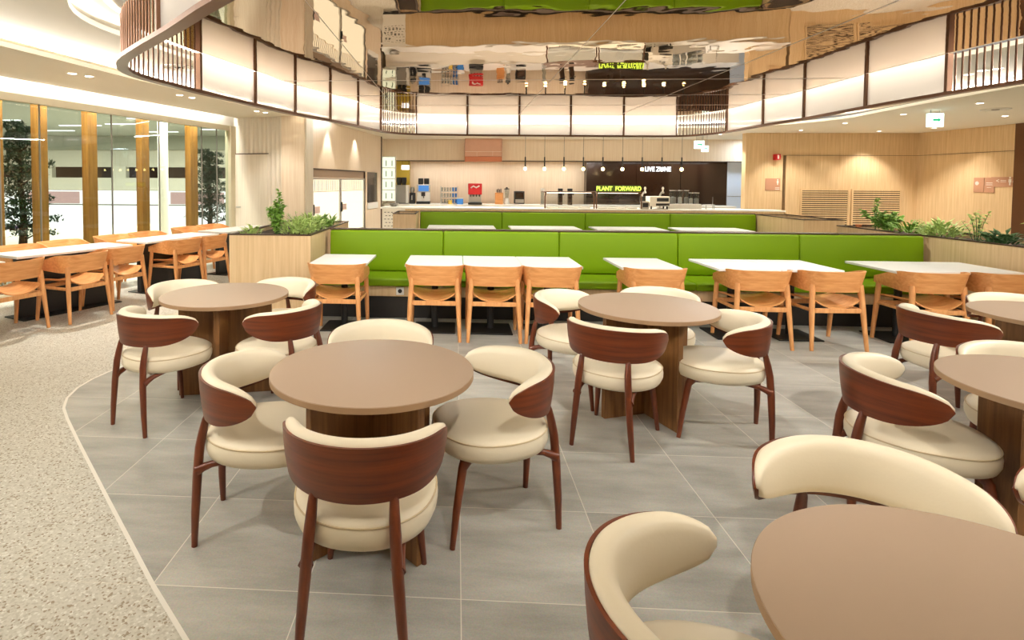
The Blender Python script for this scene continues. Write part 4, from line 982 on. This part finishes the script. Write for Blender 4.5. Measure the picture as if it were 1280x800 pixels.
# kitchen ceiling downlights
for k in range(6): downlight(-.9 + 1.6 * k, 15.6, HB, f'{nm_[k]} kitchen ceiling downlight from the left, behind the lantern', 130, 110, 'kitchen downlights')
for x in (0, 3.2, 6.5): alight('hood_light', (x, 17.65, 2.2), 2.8, 14, (0, 0, 0), WARM, .1)
for y in (12.4, 14.2): spot(-3.05 + .158 * (y - 11.45) + .17, y, 2.87, 46, 62, -3.05 + .158 * (y - 11.45) + .05, y, .35, .03)
alight('cool_light', (8.9, 16.9, 2.88), .8, 30, (0, 0, 0), (.72, .86, 1), .5)
for x in (.4, 2.6, 4.8): spot(x, 10.9, 2.95, 110, 100, x, 10.9, .7)  # added fill spots that brighten the rear banquette and its tables; no fixtures
for x in (9.6, 10.9): spot(x, 14.5, 2.85, 20, 60, x, 15.3, .5)
spot(8.1, 14.6, 2.85, 22, 50, 8.1, 15.4, .5)
spot(11.5, 13.6, 2.85, 22, 60, 12.1, 13.5, .5)
# spots over the dining tables, with added fill over the banquette; no fixtures
for x, y, z, p, tx, ty in [(.6, .7, 2.98, 75, 1.5, 4.4), (3.4, 1.2, 2.98, 85, 1.9, 3.6), (-2.3, 1.2, 3.0, 85, -1.8, 4.2), (4.9, 3.6, 2.98, 180, 3.4, 4.0), (1.2, 3.2, 2.98, 110, 1.2, 5.4), (-1.4, 3.4, 2.98, 95, -1.2, 5.4), (1.9, 6.75, 2.98, 105, 1.9, 6.6), (-.5, 6.75, 2.98, 105, -.5, 6.6), (4.2, 6.75, 2.98, 105, 4.2, 6.6)]:
    spot(x, y, z - .05, p, 100, tx, ty, .7, .05)

# ------------------------------------------------------------------ outside the window
struct(MB().box(-11, 9, .1, 3.2, -.12, -.02, WR).build('exterior_ledge', 'mallgrey'))
struct(MB().box(-34, -3.6, 5, 24, -3.2, -3.1).build('exterior_floor', 'whitewall'))
def wloc(s_, o_): p = WP + WU * s_ + WN * o_; return p.x, p.y
WANG = math.atan2(WU.y, WU.x)
for s_, w, lab in [(.32, .28, 'timber column at the left photo edge outside the window'), (.985, .26, 'timber column right of the large pine outside the window'), (1.845, .29, 'timber column outside the window behind the long middle table'), (2.96, .29, 'timber column just left of the slim white column outside the window'), (4.235, .35, 'timber column nearest the small pine and the fluted wall')]:
    x, y = wloc(s_, .6); c = thing('timber_column', lab, 'column', (x, y, -.02), WANG, 'timber columns outside the window')
    w *= .62; MB().bbox(-w / 2, w / 2, -.07, .07, 0, 3.4, .006, 1).build('shaft', 'column', c); MB().bbox(-w / 2 - .01, w / 2 + .01, -.08, .08, 0, .12, .004, 1).build('base', 'grey', c)
x, y = wloc(8.2, 5); c = thing('white_column', 'slim round white column far outside the window', 'column', (x, y, -3.1)); MB().lathe([(.16, 0), (.14, .1), (.14, 6.6)], seg=24).build('shaft', 'whitewall', c, 40); MB().lathe([(.2, 0), (.2, .06), (.15, .12)], seg=24).build('base', 'grey', c, 40)
def pine(label, s_, o_, h, w, seed):
    rnd = random.Random(seed); x, y = wloc(s_, o_); t = thing('pine_tree', label, 'tree', (x, y, -.02), 0, 'pines outside the window')
    m = MB(); m.tube([(0, 0, .3), (.04, 0, h * .35), (-.03, .02, h * .65), (0, 0, h * .96)], [.07, .055, .04, .012], 8); f = MB()
    for k in range(26):
        u = .25 + .75 * k / 25; z = h * u; a = k * 2.4 + rnd.uniform(-.4, .4); r = w * (1.05 - .62 * u) * rnd.uniform(.5, 1)
        e = Vector((r * math.cos(a), r * math.sin(a), z + .05)); m.tube([(0, 0, z - .08), e * .6 + Vector((0, 0, z * .38)), e], [.018, .012, .006], 5)
        for q in range(190):
            rr = rnd.random() ** .5 * r * .75 + .05; th = rnd.uniform(0, 2 * PI); p = e * .75 + Vector((0, 0, z * .25)) + Vector((math.cos(th) * rr, math.sin(th) * rr, rnd.uniform(-.04, .07)))
            leaf(f, p, Vector((rnd.uniform(-1, 1), rnd.uniform(-1, 1), rnd.uniform(.1, 1))), .085, .017)
    m.build('trunk', 'bark', t); f.build('needles', 'pine', t)
    MB().lathe([(.22, 0), (.3, .4), (.32, .42), (.29, .42), (.27, .36), (0, .36)], seg=24).build('pot', 'mallgrey', t, 40)
pine('large dark pine outside the window at the left photo edge', 1.80, 2.1, 2.45, .55, 3)
pine('small pine outside the window beside the fluted wall', 6.5, 2.0, 2.25, .62, 5)
# facing mall front
FY = 24
struct(MB().box(-34, -3.6, 4.5, FY, 3.5, 3.6).build('exterior_ceiling', 'mallgrey'))
m = MB(); m.box(-34, -3.6, FY, FY + .3, 2.15, 3.5); m.build('mall_wall', 'mallbeige'); struct(bpy.data.objects['mall_wall'])
struct(MB().box(-34, -3.6, FY - .3, FY, 2.9, 3.5).build('mall_bulkhead', 'mallgrey'))
struct(MB().box(-34, -3.6, FY - .1, FY + .3, 1.12, 1.67).build('mall_parapet', 'mallbeige'))
struct(MB().box(-34, -3.6, FY + 2, FY + 2.2, .8, 3).build('mall_inner_wall', 'rim'))
for k in range(5):
    xx = -22 + 3.4 * k; struct(MB().box(xx, xx + .6, FY - .05, FY + .2, 1.6, 2.2).build('mall_pier', 'mallbeige'))
sf = thing('lit_shop_front', 'bright white shop front across the void, seen through the window', 'shop front', (-15, FY, -3.1))
MB().box(-14, 11.4, .05, .3, 2.6, 4.2).build('fascia', 'shop', sf)
MB().box(-14, 11.4, .05, .3, 0, 2.6).build('shop_window', 'shopgoods', sf)
m = MB(); m.box(-14, 11.4, -.05, .04, 3.55, 3.6)
for k in range(12): m.box(-13 + 2.1 * k, -12.95 + 2.1 * k, -.02, .04, 0, 2.6)
m.box(-14, 11.4, -.02, .04, 2.58, 2.63); m.build('frame', 'grey', sf)
for k, xx in enumerate((-4.2, 2.4)): MB().box(xx, xx + 2.4, -.02, .045, 3.62, 4.15).build('pink_panel', 'shoppink', sf)
for xx, w in ((-5, 1.2), (-1.3, .9), (1.2, 1.0), (4.0, 1.2)): MB().box(xx, xx + w, -.3, -.05, .0, 1.5).build('display_stand', 'mallbeige', sf)
for i, (x, y, l) in enumerate([(-16.5, 21, 1.6), (-14, 19, 1.5), (-15.5, 17.3, 1.4), (-12.6, 21.5, 1.6), (-12, 18.5, 1.4), (-9.6, 20.5, 1.5), (-10.2, 16.8, 1.3), (-8.2, 18.6, 1.3)]):
    o = MB().bbox(x, x + l, y, y + .12, 3.47, 3.498, .004, 1).build('mall_ceiling_light', 'signwhite'); tag(o, f'{nm_[i]} white light strip on the mall ceiling beyond the window, counted from the left rear', 'lamp', 'mall light strips')
for k in range(5):
    x, y = wloc(-.6 + 1.4 * k, .33); alight('column_fill', (x, y, 3.3), 1.3, 38, (.25, 0, WANG), WARM, .1)  # added lights that brighten the timber columns; no fixture stands there
for x in (-18, -12, -8): alight('mall_light', (x, 18, 3.4), 4, 520, (0, 0, 0), (1, .95, .88), 6)

# ------------------------------------------------------------------ ceiling details
for x, y, z, lab in [(-3.55, 7.0, L2Z, 'round air diffuser in the raised ceiling behind the left rods'), (9.4, 10.4, HB, 'round air diffuser in the right ceiling beside the exit sign')]:
    g = thing('air_diffuser', lab, 'diffuser', (x, y, z), 0, 'round air diffusers')
    MB().lathe([(.20, 0), (.205, -.012), (.18, -.016), (.175, -.004)], seg=36).build('outer_ring', 'ceilwhite', g, 40); MB().lathe([(.13, -.002), (.135, -.016), (.115, -.016), (.11, -.002)], seg=36).build('inner_ring', 'ceilwhite', g, 40); MB().lathe([(.0, -.018), (.05, -.014), (.055, -.002)], seg=24).build('centre_disc', 'rim', g, 40)

# ------------------------------------------------------------------ world and view
w = bpy.data.worlds.new('world'); SC.world = w; w.use_nodes = True
w.node_tree.nodes['Background'].inputs[0].default_value = (1, .93, .84, 1); w.node_tree.nodes['Background'].inputs[1].default_value = .25
vs = SC.view_settings; vs.view_transform = 'Standard'; vs.look = 'None'; vs.gamma = 1; vs.use_curve_mapping = False; vs.exposure = 0.45
cy = SC.cycles; cy.max_bounces = 8; cy.diffuse_bounces = 4; cy.glossy_bounces = 4; cy.transmission_bounces = 6; cy.transparent_max_bounces = 12
cy.caustics_reflective = False; cy.caustics_refractive = False; cy.sample_clamp_indirect = 6; cy.use_denoising = True
